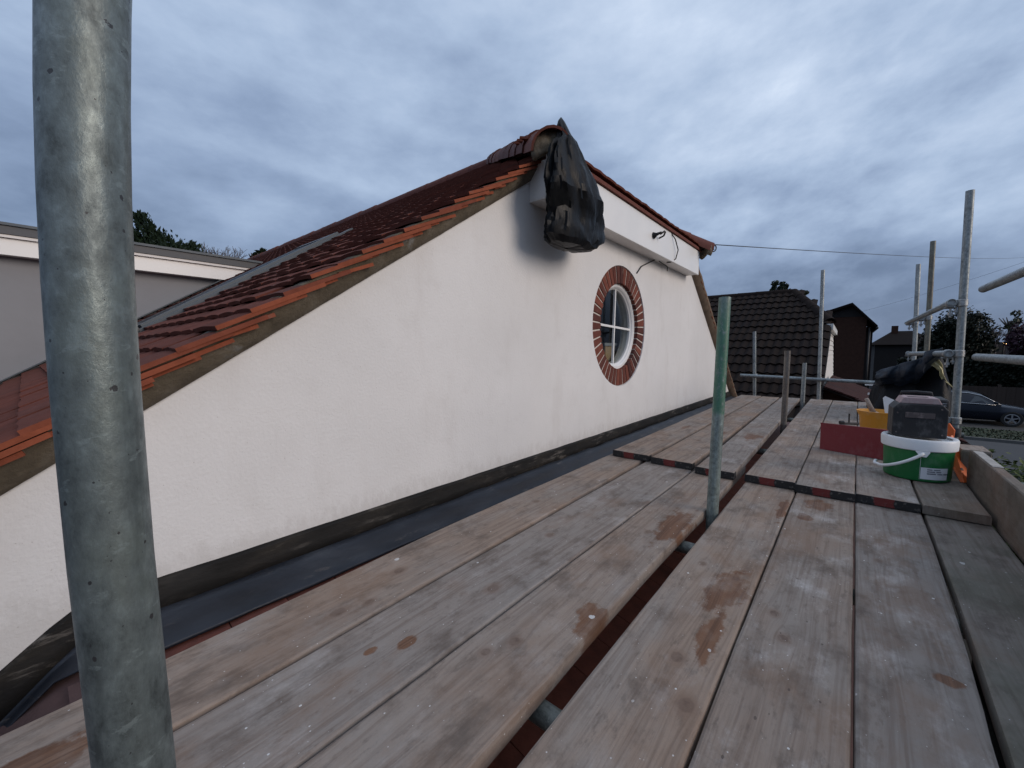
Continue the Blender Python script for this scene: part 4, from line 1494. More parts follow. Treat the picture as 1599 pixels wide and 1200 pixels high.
# ================================================================== PARKED CAR (facing +x)
def car(x0, y0, label):
    t_ = thing('parked_car', label, 'car', (x0, y0, GZ + .06))
    zb = GZ + .06
    Lc = 4.55
    Wc = .88
    # side outline stations: x, bottom, shoulder height, half width
    st = [(-2.22, .42, .62, .62), (-2.15, .30, .86, .76), (-1.75, .24, .97, .86), (-.9, .22, .97, Wc), (.5, .22, .93, Wc), (1.05, .22, .90, Wc),
          (1.55, .24, .82, .87), (2.0, .28, .73, .82), (2.22, .34, .62, .70), (2.30, .42, .52, .52)]
    b = MB(); vs = []
    for x, z0, z1, wd in st:
        ring_ = [(-wd * .86, z0), (-wd, z0 + .16), (-wd * 1.0, (z0 + z1) / 2 + .05), (-wd * .97, z1 - .06), (-wd * .86, z1), (0, z1 + .035), (wd * .86, z1), (wd * .97, z1 - .06), (wd, (z0 + z1) / 2 + .05), (wd, z0 + .16), (wd * .86, z0)]
        vs += [(x0 + x, y0 + yy, zb + z) for yy, z in ring_]
    k = 11
    fs = [(i * k + j, (i + 1) * k + j, (i + 1) * k + (j + 1) % k, i * k + (j + 1) % k) for i in range(len(st) - 1) for j in range(k)]
    fs += [tuple(range(k)), tuple(range((len(st) - 1) * k, len(st) * k))[::-1]]
    b.add(vs, fs)
    body = recalc(b.build('body', 'car_paint', t_, smooth=50))
    # greenhouse
    gst = [(-1.75, .93, .95, .80, .80), (-1.15, .93, 1.34, .83, .62), (-.55, .93, 1.44, .84, .64), (.15, .92, 1.43, .84, .64), (.55, .92, 1.32, .84, .66), (1.12, .88, .90, .82, .80)]
    b = MB(); vs = []
    for x, z0, z1, w0, w1 in gst:
        ring_ = [(-w0, z0), (-w1 - (w0 - w1) * .15, z1 - .09 if z1 - z0 > .2 else z1), (-w1 * .8, z1), (0, z1 + .02), (w1 * .8, z1), (w1 + (w0 - w1) * .15, z1 - .09 if z1 - z0 > .2 else z1), (w0, z0)]
        vs += [(x0 + x, y0 + yy, zb + z) for yy, z in ring_]
    k = 7
    b.add(vs, [(i * k + j, (i + 1) * k + j, (i + 1) * k + j + 1, i * k + j + 1) for i in range(len(gst) - 1) for j in range(k - 1)])
    recalc(b.build('roof', 'car_paint', t_, smooth=50))
    for s_ in (-1, 1):
        def pt(x, f):
            # point on the side glass between belt (f=0) and roof rail (f=1)
            for a, c in zip(gst, gst[1:]):
                if a[0] <= x <= c[0]:
                    q = (x - a[0]) / (c[0] - a[0])
                    z0, z1, w0, w1 = [a[i] + (c[i] - a[i]) * q for i in (1, 2, 3, 4)]
                    break
            zt_ = z1 - .10
            wt = w1 + (w0 - w1) * .15
            return (x0 + x, y0 + s_ * (w0 + (wt - w0) * f + .008), zb + z0 + (zt_ - z0) * f)
        for (xa, xb, xc, xd) in ((-1.35, -.55, -.55, -1.05), (-.48, .88, .45, -.48)):
            b = MB(); b.add([pt(xa, .06), pt(xb, .06), pt(xc, .96), pt(xd, .96)], [(0, 1, 2, 3)])
            b.build('side_window', 'car_glass', t_)
        b = MB(); b.tube([pt(-1.4, .0), pt(-.5, .0), pt(.3, .0), pt(.95, .02)], .012, 6); b.build('belt_trim', 'chrome', t_, smooth=True)
        b = MB(); b.tube([(x0 + .98, y0 + s_ * .86, zb + .98), (x0 + .92, y0 + s_ * 1.0, zb + 1.0)], [.04, .07], 8); b.build('mirror', 'car_paint', t_, smooth=True)
        b = MB(); b.tube([(x0 + 1.1, y0 + s_ * .805, zb + .91), (x0 + .56, y0 + s_ * .67, zb + 1.27), (x0 + .15, y0 + s_ * .66, zb + 1.37), (x0 - .55, y0 + s_ * .66, zb + 1.385), (x0 - 1.15, y0 + s_ * .64, zb + 1.28)], .014, 6); b.build('roof_trim', 'chrome', t_, smooth=True)
        b = MB(); b.box(x0 + 1.95, x0 + 2.2, y0 + s_ * .70 - .08, y0 + s_ * .70 + .08, zb + .56, zb + .68); bevel(b.build('headlight', 'rim_alloy', t_), .03, 2)
        for dx in (-1.38, 1.42):
            whl = MB(); yc = y0 + s_ * .80
            prof = [(.20, -.10), (.31, -.10), (.325, -.07), (.325, .07), (.31, .10), (.225, .10), (.215, .06)]
            whl.lathe(prof, (0, 0, 0), 28)
            mt = Matrix.Translation((x0 + dx, yc, zb + .325)) @ Matrix.Rotation(R(90) * -s_, 4, 'X')
            whl.v = [tuple(mt @ Vector(v)) for v in whl.v]
            wo_ = recalc(whl.build('wheel', 'tyre', t_, smooth=40))
            rm_ = MB()
            rm_.lathe([(.0, .095), (.05, .095), (.055, .07), (.0, .07)], (0, 0, 0), 14)
            rm_.lathe([(.225, .095), (.20, .10), (.19, .06), (.225, .03)], (0, 0, 0), 28)
            for q in range(5):
                rm_.box(-.024, .024, .04, .21, .055, .085, mat=Matrix.Rotation(q * 2 * PI / 5, 4, 'Z'))
            rm_.v = [tuple(mt @ Vector(v)) for v in rm_.v]
            recalc(rm_.build('rim', 'rim_alloy', wo_, smooth=40))
    b = MB(); b.add([(x0 + 1.09, y0 - .74, zb + .93), (x0 + 1.09, y0 + .74, zb + .93), (x0 + .60, y0 + .58, zb + 1.33), (x0 + .60, y0 - .58, zb + 1.33)], [(0, 1, 2, 3)])
    b.build('windscreen', 'car_glass', t_)
    return t_


car(4.05, 27.6, 'dark blue parked saloon car in front of the brown fence')

# ================================================================== OVERHEAD WIRES
def sagwire(a, b_, sag, r=.006, n=24):
    a, b_ = Vector(a), Vector(b_)
    return [a.lerp(b_, i / n) - Vector((0, 0, sag * 4 * (i / n) * (1 - i / n))) for i in range(n + 1)]
g = MB(); g.tube(sagwire((-1.33, 5.30, 1.275), (9.0, 44.5, 6.5), .12), .0055, 6)
tag(g.build('overhead_wire', 'wire_grey', smooth=True), 'thin telephone wire running from the hip iron out over the street', 'wire')
g = MB(); g.tube(sagwire((-3, 70, 4.2), (17, 62, 10.5), .5), .010, 6)
tag(g.build('overhead_wire', 'wire_grey', smooth=True), 'faint distant wire rising to the right behind the scaffold tubes', 'wire')

# ================================================================== SCAFFOLD BOARDS
def interp(pl, y):
    if y <= pl[0][0]:
        a, c = pl[0], pl[1]
    elif y >= pl[-1][0]:
        a, c = pl[-2], pl[-1]
    else:
        for a, c in zip(pl, pl[1:]):
            if a[0] <= y <= c[0]: break
    if y < pl[0][0] or y > pl[-1][0]:
        return pl[0][1] if y < pl[0][0] else pl[-1][1]
    return a[1] + (c[1] - a[1]) * (y - a[0]) / (c[0] - a[0])


def smooth_interp(pl, y):
    return sum(interp(pl, y + d) for d in (-.25, -.12, 0, .12, .25)) / 5


def board(left, right, y0, y1, z, mat, label, band=True, group='scaffold boards of the platform', seed=0, th=.038, name='scaffold_board', twist=0.0):
    xc = (interp(left, y0) + interp(right, y0)) / 2
    t_ = thing(name, label, 'scaffold board', (xc, y0, z), group)
    b = MB(); n = max(6, int((y1 - y0) / .09))
    vs = []
    c = .0045
    for i in range(n + 1):
        y = y0 + (y1 - y0) * i / n
        jl = .0012 * noise.noise(Vector((y * 9, seed, 1))) + .0016 * noise.noise(Vector((y * 2.3, seed, 4)))
        jr = .0012 * noise.noise(Vector((y * 9, seed, 2))) + .0016 * noise.noise(Vector((y * 2.3, seed, 5)))
        xl, xr = smooth_interp(left, y) + jl, smooth_interp(right, y) + jr
        dz = .0018 * noise.noise(Vector((y * 1.7, seed, 7)))
        cup = .0015
        zz_ = z + dz
        vs += [(xl, y, zz_ - th), (xl, y, zz_ - c - .003), (xl + c * .4, y, zz_ - c * .6 ), (xl + c * 1.6, y, zz_), (xl * .5 + xr * .5, y, zz_ - cup), (xr - c * 1.6, y, zz_), (xr - c * .4, y, zz_ - c * .6), (xr, y, zz_ - c - .003), (xr, y, zz_ - th)]
    k = 9
    fs = [(i * k + j, i * k + (j + 1) % k, (i + 1) * k + (j + 1) % k, (i + 1) * k + j) for i in range(n) for j in range(k)]
    fs += [tuple(range(k))[::-1], tuple(range(n * k, (n + 1) * k))]
    b.add(vs, fs)
    recalc(b.build('plank', mat, t_, smooth=25))
    if band:
        xl, xr = smooth_interp(left, y0), smooth_interp(right, y0)
        b = MB()
        w_ = xr - xl
        b.box(xl - .0012, xr + .0012, y0 - .0022, y0 - .0004, z - th - .001, z - .001)
        b.box(xl - .0022, xl - .0006, y0 - .002, y0 + .05, z - th - .001, z - .004)
        b.box(xr + .0006, xr + .0022, y0 - .002, y0 + .05, z - th - .001, z - .004)
        b.build('end_band', 'board_end_band', t_, origin=((xl + xr) / 2, y0, z - th / 2))
    return t_


ZL, ZU = -.70, -.658
E0, E1 = -1.1, 2.80
low = [
    ([(-.1, -1.158), (.2, -1.178), (.5, -1.188), (.9, -1.218), (2.6, -1.232)], [(.0, -.938), (.14, -.938), (.82, -.958), (2.47, -.998)], 'wood_a', 'near board nearest the white wall, beside the lead flashing'),
    ([(.0, -.930), (.14, -.930), (.82, -.946), (2.47, -.972)], [(.2, -.690), (2.4, -.684)], 'wood_b', 'near greyish board, second from the white wall'),
    ([(.2, -.684), (2.4, -.677)], [(.4, -.456), (.86, -.466), (1.25, -.472), (1.7, -.458), (2.5, -.455)], 'wood_c', 'near board left of the wide gap, with round brown wet patch'),
    ([(.45, -.399), (.98, -.4035), (2.5, -.399)], [(.6, -.180), (1.1, -.1815), (2.5, -.1735)], 'wood_d', 'near board right of the wide gap, with large brown stain and strong grain'),
    ([(.6, -.176), (1.1, -.1775), (2.5, -.1685)], [(.85, .036), (1.25, .041), (2.5, .053)], 'wood_e', 'near board running straight towards the red panel, brown smears at its far end'),
    ([(.85, .041), (1.25, .046), (2.5, .058)], [(.9, .222), (1.0, .2305), (1.43, .254), (2.4, .279)], 'wood_f', 'near grey board below the green tub with white paint scuffs'),
    ([(.9, .240), (1.0, .2475), (1.43, .268), (2.4, .287)], [(1.0, .468), (2.5, .484)], 'wood_g', 'near dark greenish board beside the toe board'),
]
# stains and knots are given in metres from each board's near end centre
wood('wood_a', .75, .25, [(.02, 1.02, .045, .24)], 1.0, knots=[(-.03, 1.83, .016), (.045, 1.68, .012), (.02, 1.60, .018), (-.05, 2.6, .014)], plaster=.25)
wood('wood_b', .35, .75, [(.02, 1.65, .015, .03), (-.02, 1.58, .012, .02)], 2.0, knots=[(.03, 1.95, .018), (-.04, 2.35, .013)], plaster=.45)
wood('wood_c', .65, .35, [(.085, 2.00, .052, .085), (.06, 2.75, .075, .20)], 3.0, knots=[(-.02, 1.82, .014), (.0, 2.62, .012), (-.05, 1.75, .012)], plaster=.3)
wood('wood_d', .8, .15, [(.045, 2.38, .060, .15), (.060, 2.16, .028, .17), (.095, 3.2, .022, .18)], 4.0, knots=[(.02, 2.02, .016), (.075, 1.90, .017), (.055, 2.47, .012), (-.05, 2.5, .010)], plaster=.35)
wood('wood_e', .7, .4, [(.0, 3.40, .06, .10), (-.04, 3.18, .028, .05)], 5.0, dark=.92, knots=[(-.05, 2.35, .013), (-.02, 2.25, .014)], plaster=.75)
wood('wood_f', .3, .9, [(.07, 2.32, .030, .02)], 6.0, dark=.86, knots=[(-.02, 2.9, .010)], plaster=.65)
wood('wood_g', .2, .6, [], 7.0, dark=.72, green=.6, plaster=.25)
wood('wood_h', .8, .3, [(.0, 1.2, .03, .15)], 8.0, knots=[(.03, .5, .014), (-.04, 1.7, .013), (0, 3, .015)], plaster=.3)
wood('wood_i', .85, .2, [(.04, 1.1, .035, .12)], 9.0, knots=[(-.03, .7, .014), (.05, 2.1, .012), (0, 3.2, .015)], plaster=.3)
wood('wood_j', .3, .7, [(.0, 1.15, .07, .16)], 10.0, knots=[(.03, .9, .013)], plaster=.5)
wood('wood_k', .8, .4, [], 11.0, knots=[(.03, .4, .013), (-.05, 1.6, .012)], plaster=.5)
wood('wood_l', .55, .6, [], 12.0, knots=[(.03, 1.2, .013)], plaster=.7)
wood('wood_m', .3, .8, [], 13.0, knots=[(-.03, .5, .013)], plaster=.75)
wood('wood_n', .5, .4, [], 14.0, dark=.85, green=.25, plaster=.4)
for i, (l, r_, mt, lab) in enumerate(low):
    board(l, r_, E0, E1, ZL, mt, lab, band=False, seed=i)
upp = [
    ([(2.5, -1.192), (7.05, -1.252)], [(2.5, -.952), (7.05, -.985)], 2.507, 'wood_h', 'far raised board nearest the white wall, black and red end band'),
    ([(2.5, -.926), (7.05, -.968)], [(2.5, -.682), (7.05, -.752)], 2.49, 'wood_i', 'far raised board second from the white wall with warm brown grain'),
    ([(2.5, -.648), (7.05, -.735)], [(2.5, -.452), (4.5, -.476), (7.05, -.510)], 2.44, 'wood_j', 'far raised grey board left of the pole gap with dark damp patch'),
    ([(2.5, -.400), (7.05, -.388)], [(2.5, -.179), (7.05, -.145)], 2.455, 'wood_k', 'far raised board right of the pole gap'),
    ([(2.5, -.175), (7.05, -.138)], [(2.5, .053), (7.05, .118)], 2.43, 'wood_l', 'far raised board under the left end of the red panel'),
    ([(2.5, .057), (7.05, .124)], [(2.5, .270), (7.05, .355)], 2.445, 'wood_m', 'far raised board under the green tub'),
    ([(2.5, .277), (7.05, .365)], [(2.5, .474), (7.05, .585)], 2.445, 'wood_n', 'far raised board next to the toe board with plain grey end'),
]
for i, (l, r_, y0, mt, lab) in enumerate(upp):
    board(l, r_, y0, 7.05 + random.uniform(-.06, .04), ZU, mt, lab, band=(i < 6), seed=20 + i)

# toe board on edge at the outer side
tb_ = thing('toe_board', 'weathered toe board standing on edge along the outer side of the platform', 'toe board', (.51, 1.0, -.72))
g = MB(); n = 30; vs = []
for i in range(n + 1):
    y = -.6 + 3.62 * i / n
    xo = .492 + .004 * noise.noise(Vector((y, 3, 3)))
    zt_ = -.492 + .004 * noise.noise(Vector((y * 1.2, 8, 3)))
    vs += [(xo, y, -.715), (xo, y, zt_ - .004), (xo + .004, y, zt_), (xo + .034, y, zt_), (xo + .038, y, zt_ - .004), (xo + .038, y, -.715)]
k = 6
g.add(vs, [(i * k + j, (i + 1) * k + j, (i + 1) * k + (j + 1) % k, i * k + (j + 1) % k) for i in range(n) for j in range(k)] + [tuple(range(k)), tuple(range(n * k, n * k + k))[::-1]])
wood('wood_toe', .5, .3, [], 15.0, dark=.72, green=.35, plaster=.15)
recalc(g.build('plank', 'wood_toe', tb_, smooth=25))
g = MB(); g.box(.497, .529, 2.62, 2.98, -.4905, -.4885); g.build('lit_top', 'toe_top', tb_)  # paler strip paints the light on the top of the far end
te = thing('toe_board', 'short toe board offcut beyond the end of the long toe board', 'toe board', (.56, 3.3, -.70))
g = MB(); g.box(.470, .575, 3.06, 3.24, -.655, -.505); bevel(g.build('plank', 'wood_toe', te), .003, 1)
g = MB(); g.box(.473, .572, 3.063, 3.237, -.5045, -.5005); g.build('top_face', 'wood_k', te)


# ================================================================== SCAFFOLD TUBES
RT = .02415
def coupler(parent, c, axis, other, sz=1.0):
    """pressed steel coupler: two collars at right angles, flap bolts and nuts"""
    c = Vector(c); ax = Vector(axis).normalized(); ot = Vector(other).normalized()
    nrm = ax.cross(ot).normalized()
    g = MB()
    g.tube([c - ax * .026, c - ax * .022, c + ax * .022, c + ax * .026], [RT + .004, RT + .008, RT + .008, RT + .004], 16)
    c2 = c + nrm * (RT * 2 + .008)
    g.tube([c2 - ot * .026, c2 - ot * .022, c2 + ot * .022, c2 + ot * .026], [RT + .004, RT + .008, RT + .008, RT + .004], 16)
    o = g.build('coupler', 'steel_fitting', parent, smooth=35)
    for (cc, dd, so) in ((c, ot, 1), (c2, ax, -1)):
        for s_ in (1,):
            b = MB()
            p = cc + dd * (RT + .010) * so - nrm * .0
            b.tube([p - nrm * .03, p + nrm * .035], .0065, 8)
            b.tube([p + dd * so * .0, p + dd * so * .070], .0065, 8)
            b.tube([p + dd * so * .034, p + dd * so * .052], .0145, 6)
            b.tube([p - nrm * .03 - dd * so * .02, p - nrm * .03 + dd * so * .045], .0060, 8)
            b.tube([p - nrm * .03 + dd * so * .018, p - nrm * .03 + dd * so * .034], .0135, 6)
            b.build('bolt', 'steel_fitting', o, smooth=35)
    return o


def pole(pts, mat, label, group='scaffold tubes', seg=24, name='scaffold_pole', hollow=.16):
    t_ = thing(name, label, 'scaffold tube', pts[0], group)
    g = MB(); g.tube(pts, RT, seg, hollow=hollow)
    o = g.build('tube', mat, t_, smooth=40, origin=pts[0] if name == 'scaffold_rail' else (pts[0][0], pts[0][1], 0))
    return t_


pole([(-.43, .036, GZ), (-.43, .0385, -.70), (-.43, .0387, -.36), (-.43, .0362, -.24), (-.43, .0345, -.16), (-.43, .0340, -.08), (-.43, .0338, -.02), (-.43, .0345, .05), (-.43, .0362, .115), (-.43, .039, .18), (-.43, .0432, .25), (-.43, .052, .36), (-.43, .07, .6), (-.43, .10, 1.0)],
     'galv_near', 'galvanised tube very close to the camera crossing the left of the picture', seg=64, name='scaffold_pole')
pole([(-.43, 1.885, GZ), (-.43, 1.90, -.74), (-.43, 1.974, .237)], 'galv_green', 'tube with worn green paint standing in the board gap', seg=40)
pole([(-.440, 4.46, GZ), (-.434, 4.47, .012)], 'galv_brown', 'short brownish tube in the board gap behind the green painted one')
pole([(-.450, 6.60, GZ), (-.447, 6.6, -.144)], 'galv', 'shortest grey tube in the board gap near the far end')
p5 = pole([(-.30, 7.4, GZ), (-.313, 7.4, -.673), (-.35, 7.4, 1.172)], 'galv_pale', 'tall pale tube at the far end in front of the brown roof')
p6 = pole([(-1.12, 7.4, GZ), (-1.129, 7.4, -.661), (-1.169, 7.4, .323)], 'galv', 'slim grey tube at the far end beside the white gable')
pR = pole([(.665, 4.5, GZ), (.646, 4.5, -.594), (.621, 4.5, 1.177)], 'galv', 'tall outer tube behind the green tub with two rail clamps')
p66 = pole([(.70, 6.6, GZ), (.679, 6.6, .036), (.661, 6.6, 1.24)], 'galv_olive', 'tall olive brown outer tube, second from the green tub')
p77 = pole([(.70, 7.7, GZ), (.676, 7.7, .043), (.650, 7.7, 1.167)], 'galv_pale', 'tall pale outer tube furthest along the platform')
# rails
fr = pole([(-1.33, 7.345, -.372), (.95, 7.345, -.43)], 'rail_across', 'horizontal tube across the far end of the platform', name='scaffold_rail')
g1 = pole([(.572, 4.46, .372), (.60, 7.95, .405)], 'rail_along', 'upper guard rail between the tall outer tubes', name='scaffold_rail')
g2 = pole([(.578, 4.46, -.012), (.61, 7.3, -.022)], 'rail_along', 'lower guard rail partly hidden by the dark sheet', name='scaffold_rail')
pole([(.68, 4.20, .427), (.66, -.6, .36)], 'rail_along', 'upper guard rail entering at the right edge of the picture', name='scaffold_rail')
pole([(.68, 4.22, -.035), (.67, -.6, -.07)], 'rail_along', 'lower guard rail entering at the right edge of the picture', name='scaffold_rail')
# transoms under the boards
for (y, lab) in ((.66, 'tube under the boards crossing the wide gap nearest the camera'), (1.62, 'tube under the boards just before the green painted pole'), (3.6, 'tube under the raised boards ahead of the brownish pole'), (5.5, 'tube under the raised boards near the far end')):
    pole([(-1.05, y, -.767), (.85, y, -.767)], 'rail_dull', lab, name='scaffold_rail')
coupler(pR, (.628, 4.5, .365), (0, 0, 1), (0, 1, 0))
coupler(pR, (.634, 4.5, -.012), (0, 0, 1), (0, 1, 0))
coupler(p66, (.672, 6.6, .39), (0, 0, 1), (0, 1, 0))
coupler(p77, (.665, 7.7, .40), (0, 0, 1), (0, 1, 0))
coupler(p77, (.678, 7.7, -.02), (0, 0, 1), (0, 1, 0))
coupler(p5, (-.318, 7.4, -.40), (0, 0, 1), (1, 0, 0))
coupler(p6, (-1.135, 7.4, -.377), (0, 0, 1), (1, 0, 0))
# base coupler low on the outer tube
o = coupler(pR, (.648, 4.5, -.52), (0, 0, 1), (0, 1, 0))
g = MB(); g.tube([(.648, 4.5, -.64), (.648, 4.5, -.575)], .036, 14); g.build('black_sleeve', 'tool_black', pR, smooth=40)

# ================================================================== BLACK PLASTIC BAG ON THE EAVES
def bag():
    b = MB()
    # t, centre y, centre x, z, half width, depth front
    prof = [(2.045, -1.335, 1.335, .004, .004), (2.045, -1.33, 1.31, .030, .016), (2.05, -1.325, 1.275, .056, .026), (2.055, -1.32, 1.24, .062, .036), (2.065, -1.31, 1.205, .090, .05),
            (2.07, -1.31, 1.165, .150, .060), (2.09, -1.31, 1.10, .205, .075), (2.12, -1.305, 1.03, .265, .088), (2.145, -1.305, .96, .300, .10), (2.16, -1.30, .89, .325, .11),
            (2.165, -1.295, .82, .33, .118), (2.16, -1.295, .765, .335, .122), (2.145, -1.295, .715, .325, .122), (2.12, -1.30, .668, .28, .11), (2.095, -1.305, .640, .18, .08), (2.085, -1.31, .632, .02, .01)]
    seg = 66
    rj_ = random.Random(12)
    vs = []
    n = len(prof)
    # refine the profile
    fine = []
    for i in range(n - 1):
        for q in range(2):
            f = q / 2
            fine.append([prof[i][j] + (prof[i + 1][j] - prof[i][j]) * f for j in range(5)])
    fine.append(list(prof[-1]))
    N_ = len(fine)
    for i, (cy, cx, z, hw, dp) in enumerate(fine):
        h = i / (N_ - 1)
        amp = min(1, h * 3) * (1 - max(0, (h - .82) / .18) * .8)
        for k in range(seg):
            a = 2 * PI * k / seg
            # sharp pleats fanning out from the knot
            def tri(q): q = (q / (2 * PI)) % 1.0; return 1 - abs(2 * q - 1)
            sway = .9 * noise.noise(Vector((math.cos(a) * 1.3, math.sin(a) * 1.3, h * 1.6 + 4)))
            fo = tri(a * 4 + .8 + sway * 4) * .62 + tri(a * 9 + 2.1 + sway * 6) * .24 + .3 * noise.noise(Vector((math.cos(a) * 2.2, math.sin(a) * 2.2, h * 2.0)))
            rr_ = 1 - .42 * amp * (1 - fo) * (.45 + .55 * (1 - h))
            rr_ += .06 * noise.noise(Vector((math.cos(a) * 4, math.sin(a) * 4, h * 7))) * amp + .03 * abs(noise.noise(Vector((math.cos(a) * 9, math.sin(a) * 9, h * 15)))) * amp
            rr_ += rj_.uniform(-.045, .045) * amp
            x = cx + dp * rr_ * math.cos(a)
            y = cy + hw * rr_ * math.sin(a)
            zz_ = z + .018 * noise.noise(Vector((math.cos(a) * 3, math.sin(a) * 3, h * 5))) * amp
            lowq = max(0, min(1, (.93 - z) / .12))
            x -= .055 * lowq
            y += .075 * lowq
            x = max(x, -1.405 - .10 * lowq + .004 * math.sin(k * 7))
            vs.append((x, y, zz_))
    fs = [(i * seg + k, i * seg + (k + 1) % seg, (i + 1) * seg + (k + 1) % seg, (i + 1) * seg + k) for i in range(N_ - 1) for k in range(seg)]
    b.add(vs, fs)
    o = b.build('plastic_bag', 'bag_plastic', smooth=24)
    recalc(o)
    return tag(o, 'crumpled black plastic bag tied over the corner of the eaves', 'bag')
bag()

# ================================================================== TUB, TOOL, BUCKET AND OTHER KIT
ZB = ZU + .001
TC = (.305, 3.00)
tub = thing('plaster_tub', 'green plastic tub with thick white rim and carrying handle', 'tub', (TC[0], TC[1], ZB))
RTB = .130
g = MB(); g.lathe([(.0, .0), (RTB - .008, .0), (RTB - .002, .004), (RTB, .012), (RTB + .006, .17), (RTB + .004, .171), (RTB - .004, .165), (RTB - .010, .02), (0, .012)], (TC[0], TC[1], ZB), 56)
g.build('body', 'tub_green', tub, smooth=40)
g = MB(); g.lathe([(RTB - .004, .160), (RTB + .012, .158), (RTB + .016, .162), (RTB + .018, .205), (RTB + .014, .214), (RTB + .004, .216), (RTB - .006, .212), (RTB - .010, .16)], (TC[0], TC[1], ZB), 56)
g.build('rim', 'tub_white', tub, smooth=40)
g = MB(); g.lathe([(0, .200), (RTB - .014, .200), (RTB - .008, .204)], (TC[0], TC[1], ZB), 40); g.build('lid', 'tub_white', tub, smooth=40)
# direction of the camera side
ca = math.atan2(-TC[1], -TC[0])
def rim_pt(a, r, z): return Vector((TC[0] + r * math.cos(a), TC[1] + r * math.sin(a), ZB + z))
pts = []
for i in range(19):
    f = i / 18
    a = ca + .15 - f * 1.55
    dr = .020 + .030 * math.sin(PI * f) + (.012 if f > .8 else 0)
    z = .150 - .098 * math.sin(PI * min(1, f * 1.05) * .62)
    pts.append(rim_pt(a, RTB + dr, z))
g = MB(); g.tube(pts, .0075, 10); g.build('handle', 'tub_white', tub, smooth=True)
a0 = ca + .15
g = MB()
vs = []
for (da, z) in ((-.20, .158), (.16, .158), (.07, .132), (-.07, .132)):
    vs.append(rim_pt(a0 + da, RTB + .010, z))
vs += [v + (v - Vector((TC[0], TC[1], v.z))).normalized() * .012 for v in vs]
g.add(vs, [(0, 1, 2, 3), (4, 7, 6, 5), (0, 4, 5, 1), (1, 5, 6, 2), (2, 6, 7, 3), (3, 7, 4, 0)]); recalc(g.build('handle_lug', 'tub_white', tub))
# paper label wrapped round the front
def wrapped(name, a_lo, a_hi, z0, z1, off, mat, parent):
    b = MB(); n = 10; vs = []
    for i in range(n + 1):
        a = a_lo + (a_hi - a_lo) * i / n
        for z in (z0, z1):
            r = RTB + .006 * (z - .012) / .158 + off
            vs.append(rim_pt(a, r, z))
    b.add(vs, [(2 * i, 2 * i + 2, 2 * i + 3, 2 * i + 1) for i in range(n)])
    return b.build(name, mat, parent)
lab = wrapped('label', ca + .12, ca + .98, .016, .076, .0012, 'label_paper', tub)
tag(lab, 'white paper label with three lines of small print')
rb = random.Random(2)
for (row, ws) in ((0, (.16, .22)), (1, (.24, .17)), (2, (.28, .17, .19))):
    a = ca + .30
    for wd in ws:
        # letter-sized strokes of one word
        x = a
        while x < a + wd - .015:
            ww = rb.uniform(.014, .022)
            wrapped('print', x, x + ww * .7, .064 - row * .0105, .064 - row * .0105 + .0055, .0020, 'label_ink', lab)
            x += ww
        a += wd + .03
# seam line
wrapped('seam', ca + .095, ca + .105, .012, .155, .0010, 'tub_white', tub)

# black tool standing on the tub lid
TX, TY = .292, 3.02
tz = ZB + .217
tool = thing('jobsite_radio', 'dusty black box-shaped jobsite tool with pinkish top standing on the green tub', 'tool box', (TX, TY, tz))
mt = Matrix.Translation((TX, TY, tz)) @ Matrix.Rotation(R(3), 4, 'Z')
def tmb_(b): b.v = [tuple(mt @ Vector(v)) for v in b.v]; return b
g = MB(); prf = [(-.100, 0), (.100, 0), (.103, .01), (.103, .145), (.082, .172), (-.082, .172), (-.103, .145), (-.103, .01)]
g.prism([(x, -.088, z) for x, z in prf], (0, .17, 0)); o = recalc(tmb_(g).build('body', 'tool_black', tool)); bevel(o, .005, 2)
g = MB(); prf = [(-.080, .1725), (.080, .1725), (.064, .205), (-.064, .205)]
g.prism([(x, -.082, z) for x, z in prf], (0, .155, 0)); o = recalc(tmb_(g).build('top_cover', 'tool_top', tool)); bevel(o, .004, 2)
g = MB(); g.box(-.045, .030, -.060, -.02, .2052, .2066); tmb_(g).build('top_mark', 'tool_grille', tool)
g = MB(); g.box(-.055, .055, -.0905, -.0878, .100, .128); o = tmb_(g).build('grille', 'tool_grille', tool); bevel(o, .001, 1)
g = MB(); g.box(-.062, .062, -.0895, -.0875, .012, .094); tmb_(g).build('front_panel', 'tool_black', tool)
for (sx_, z) in ((-.085, .122), (.078, .150), (-.085, .02), (.085, .02)):
    g = MB(); g.tube([(sx_, -.0915, z), (sx_, -.086, z)], .004, 10); tmb_(g).build('corner_bolt', 'tool_grille', tool, smooth=40)
g = MB(); g.tube([(-.06, .05, .205), (-.058, .05, .222), (.0, .05, .226), (.058, .05, .222), (.06, .05, .205)], .007, 8); tmb_(g).build('carry_handle', 'tool_black', tool, smooth=True)

# red panel
rp = thing('red_tray', 'red plastic mixing tray on edge, dusted with plaster, left of the green tub', 'tray', (.03, 3.42, ZB))
g = MB()
A = [(-.122, 3.43, ZB), (.225, 3.30, ZB), (.228, 3.33, ZB + .178), (-.126, 3.47, ZB + .168)]
g.prism(A, (.004, .012, 0)); recalc(g.build('front_panel', 'red_plastic', rp))
g = MB(); g.prism([(.2255, 3.301, ZB), (.262, 3.42, ZB), (.262, 3.44, ZB + .16), (.2285, 3.331, ZB + .175)], (-.010, .004, 0)); recalc(g.build('side_panel', 'red_plastic', rp))
g = MB(); g.tube([(-.126, 3.476, ZB + .168), (.05, 3.407, ZB + .1735), (.228, 3.336, ZB + .178)], .006, 8); g.build('rim', 'red_plastic', rp, smooth=True)
g = MB(); g.prism([(-.120, 3.444, ZB + .002), (.222, 3.316, ZB + .002), (.25, 3.42, ZB + .002), (-.09, 3.53, ZB + .002)], (0, 0, .01)); recalc(g.build('base', 'red_plastic', rp))

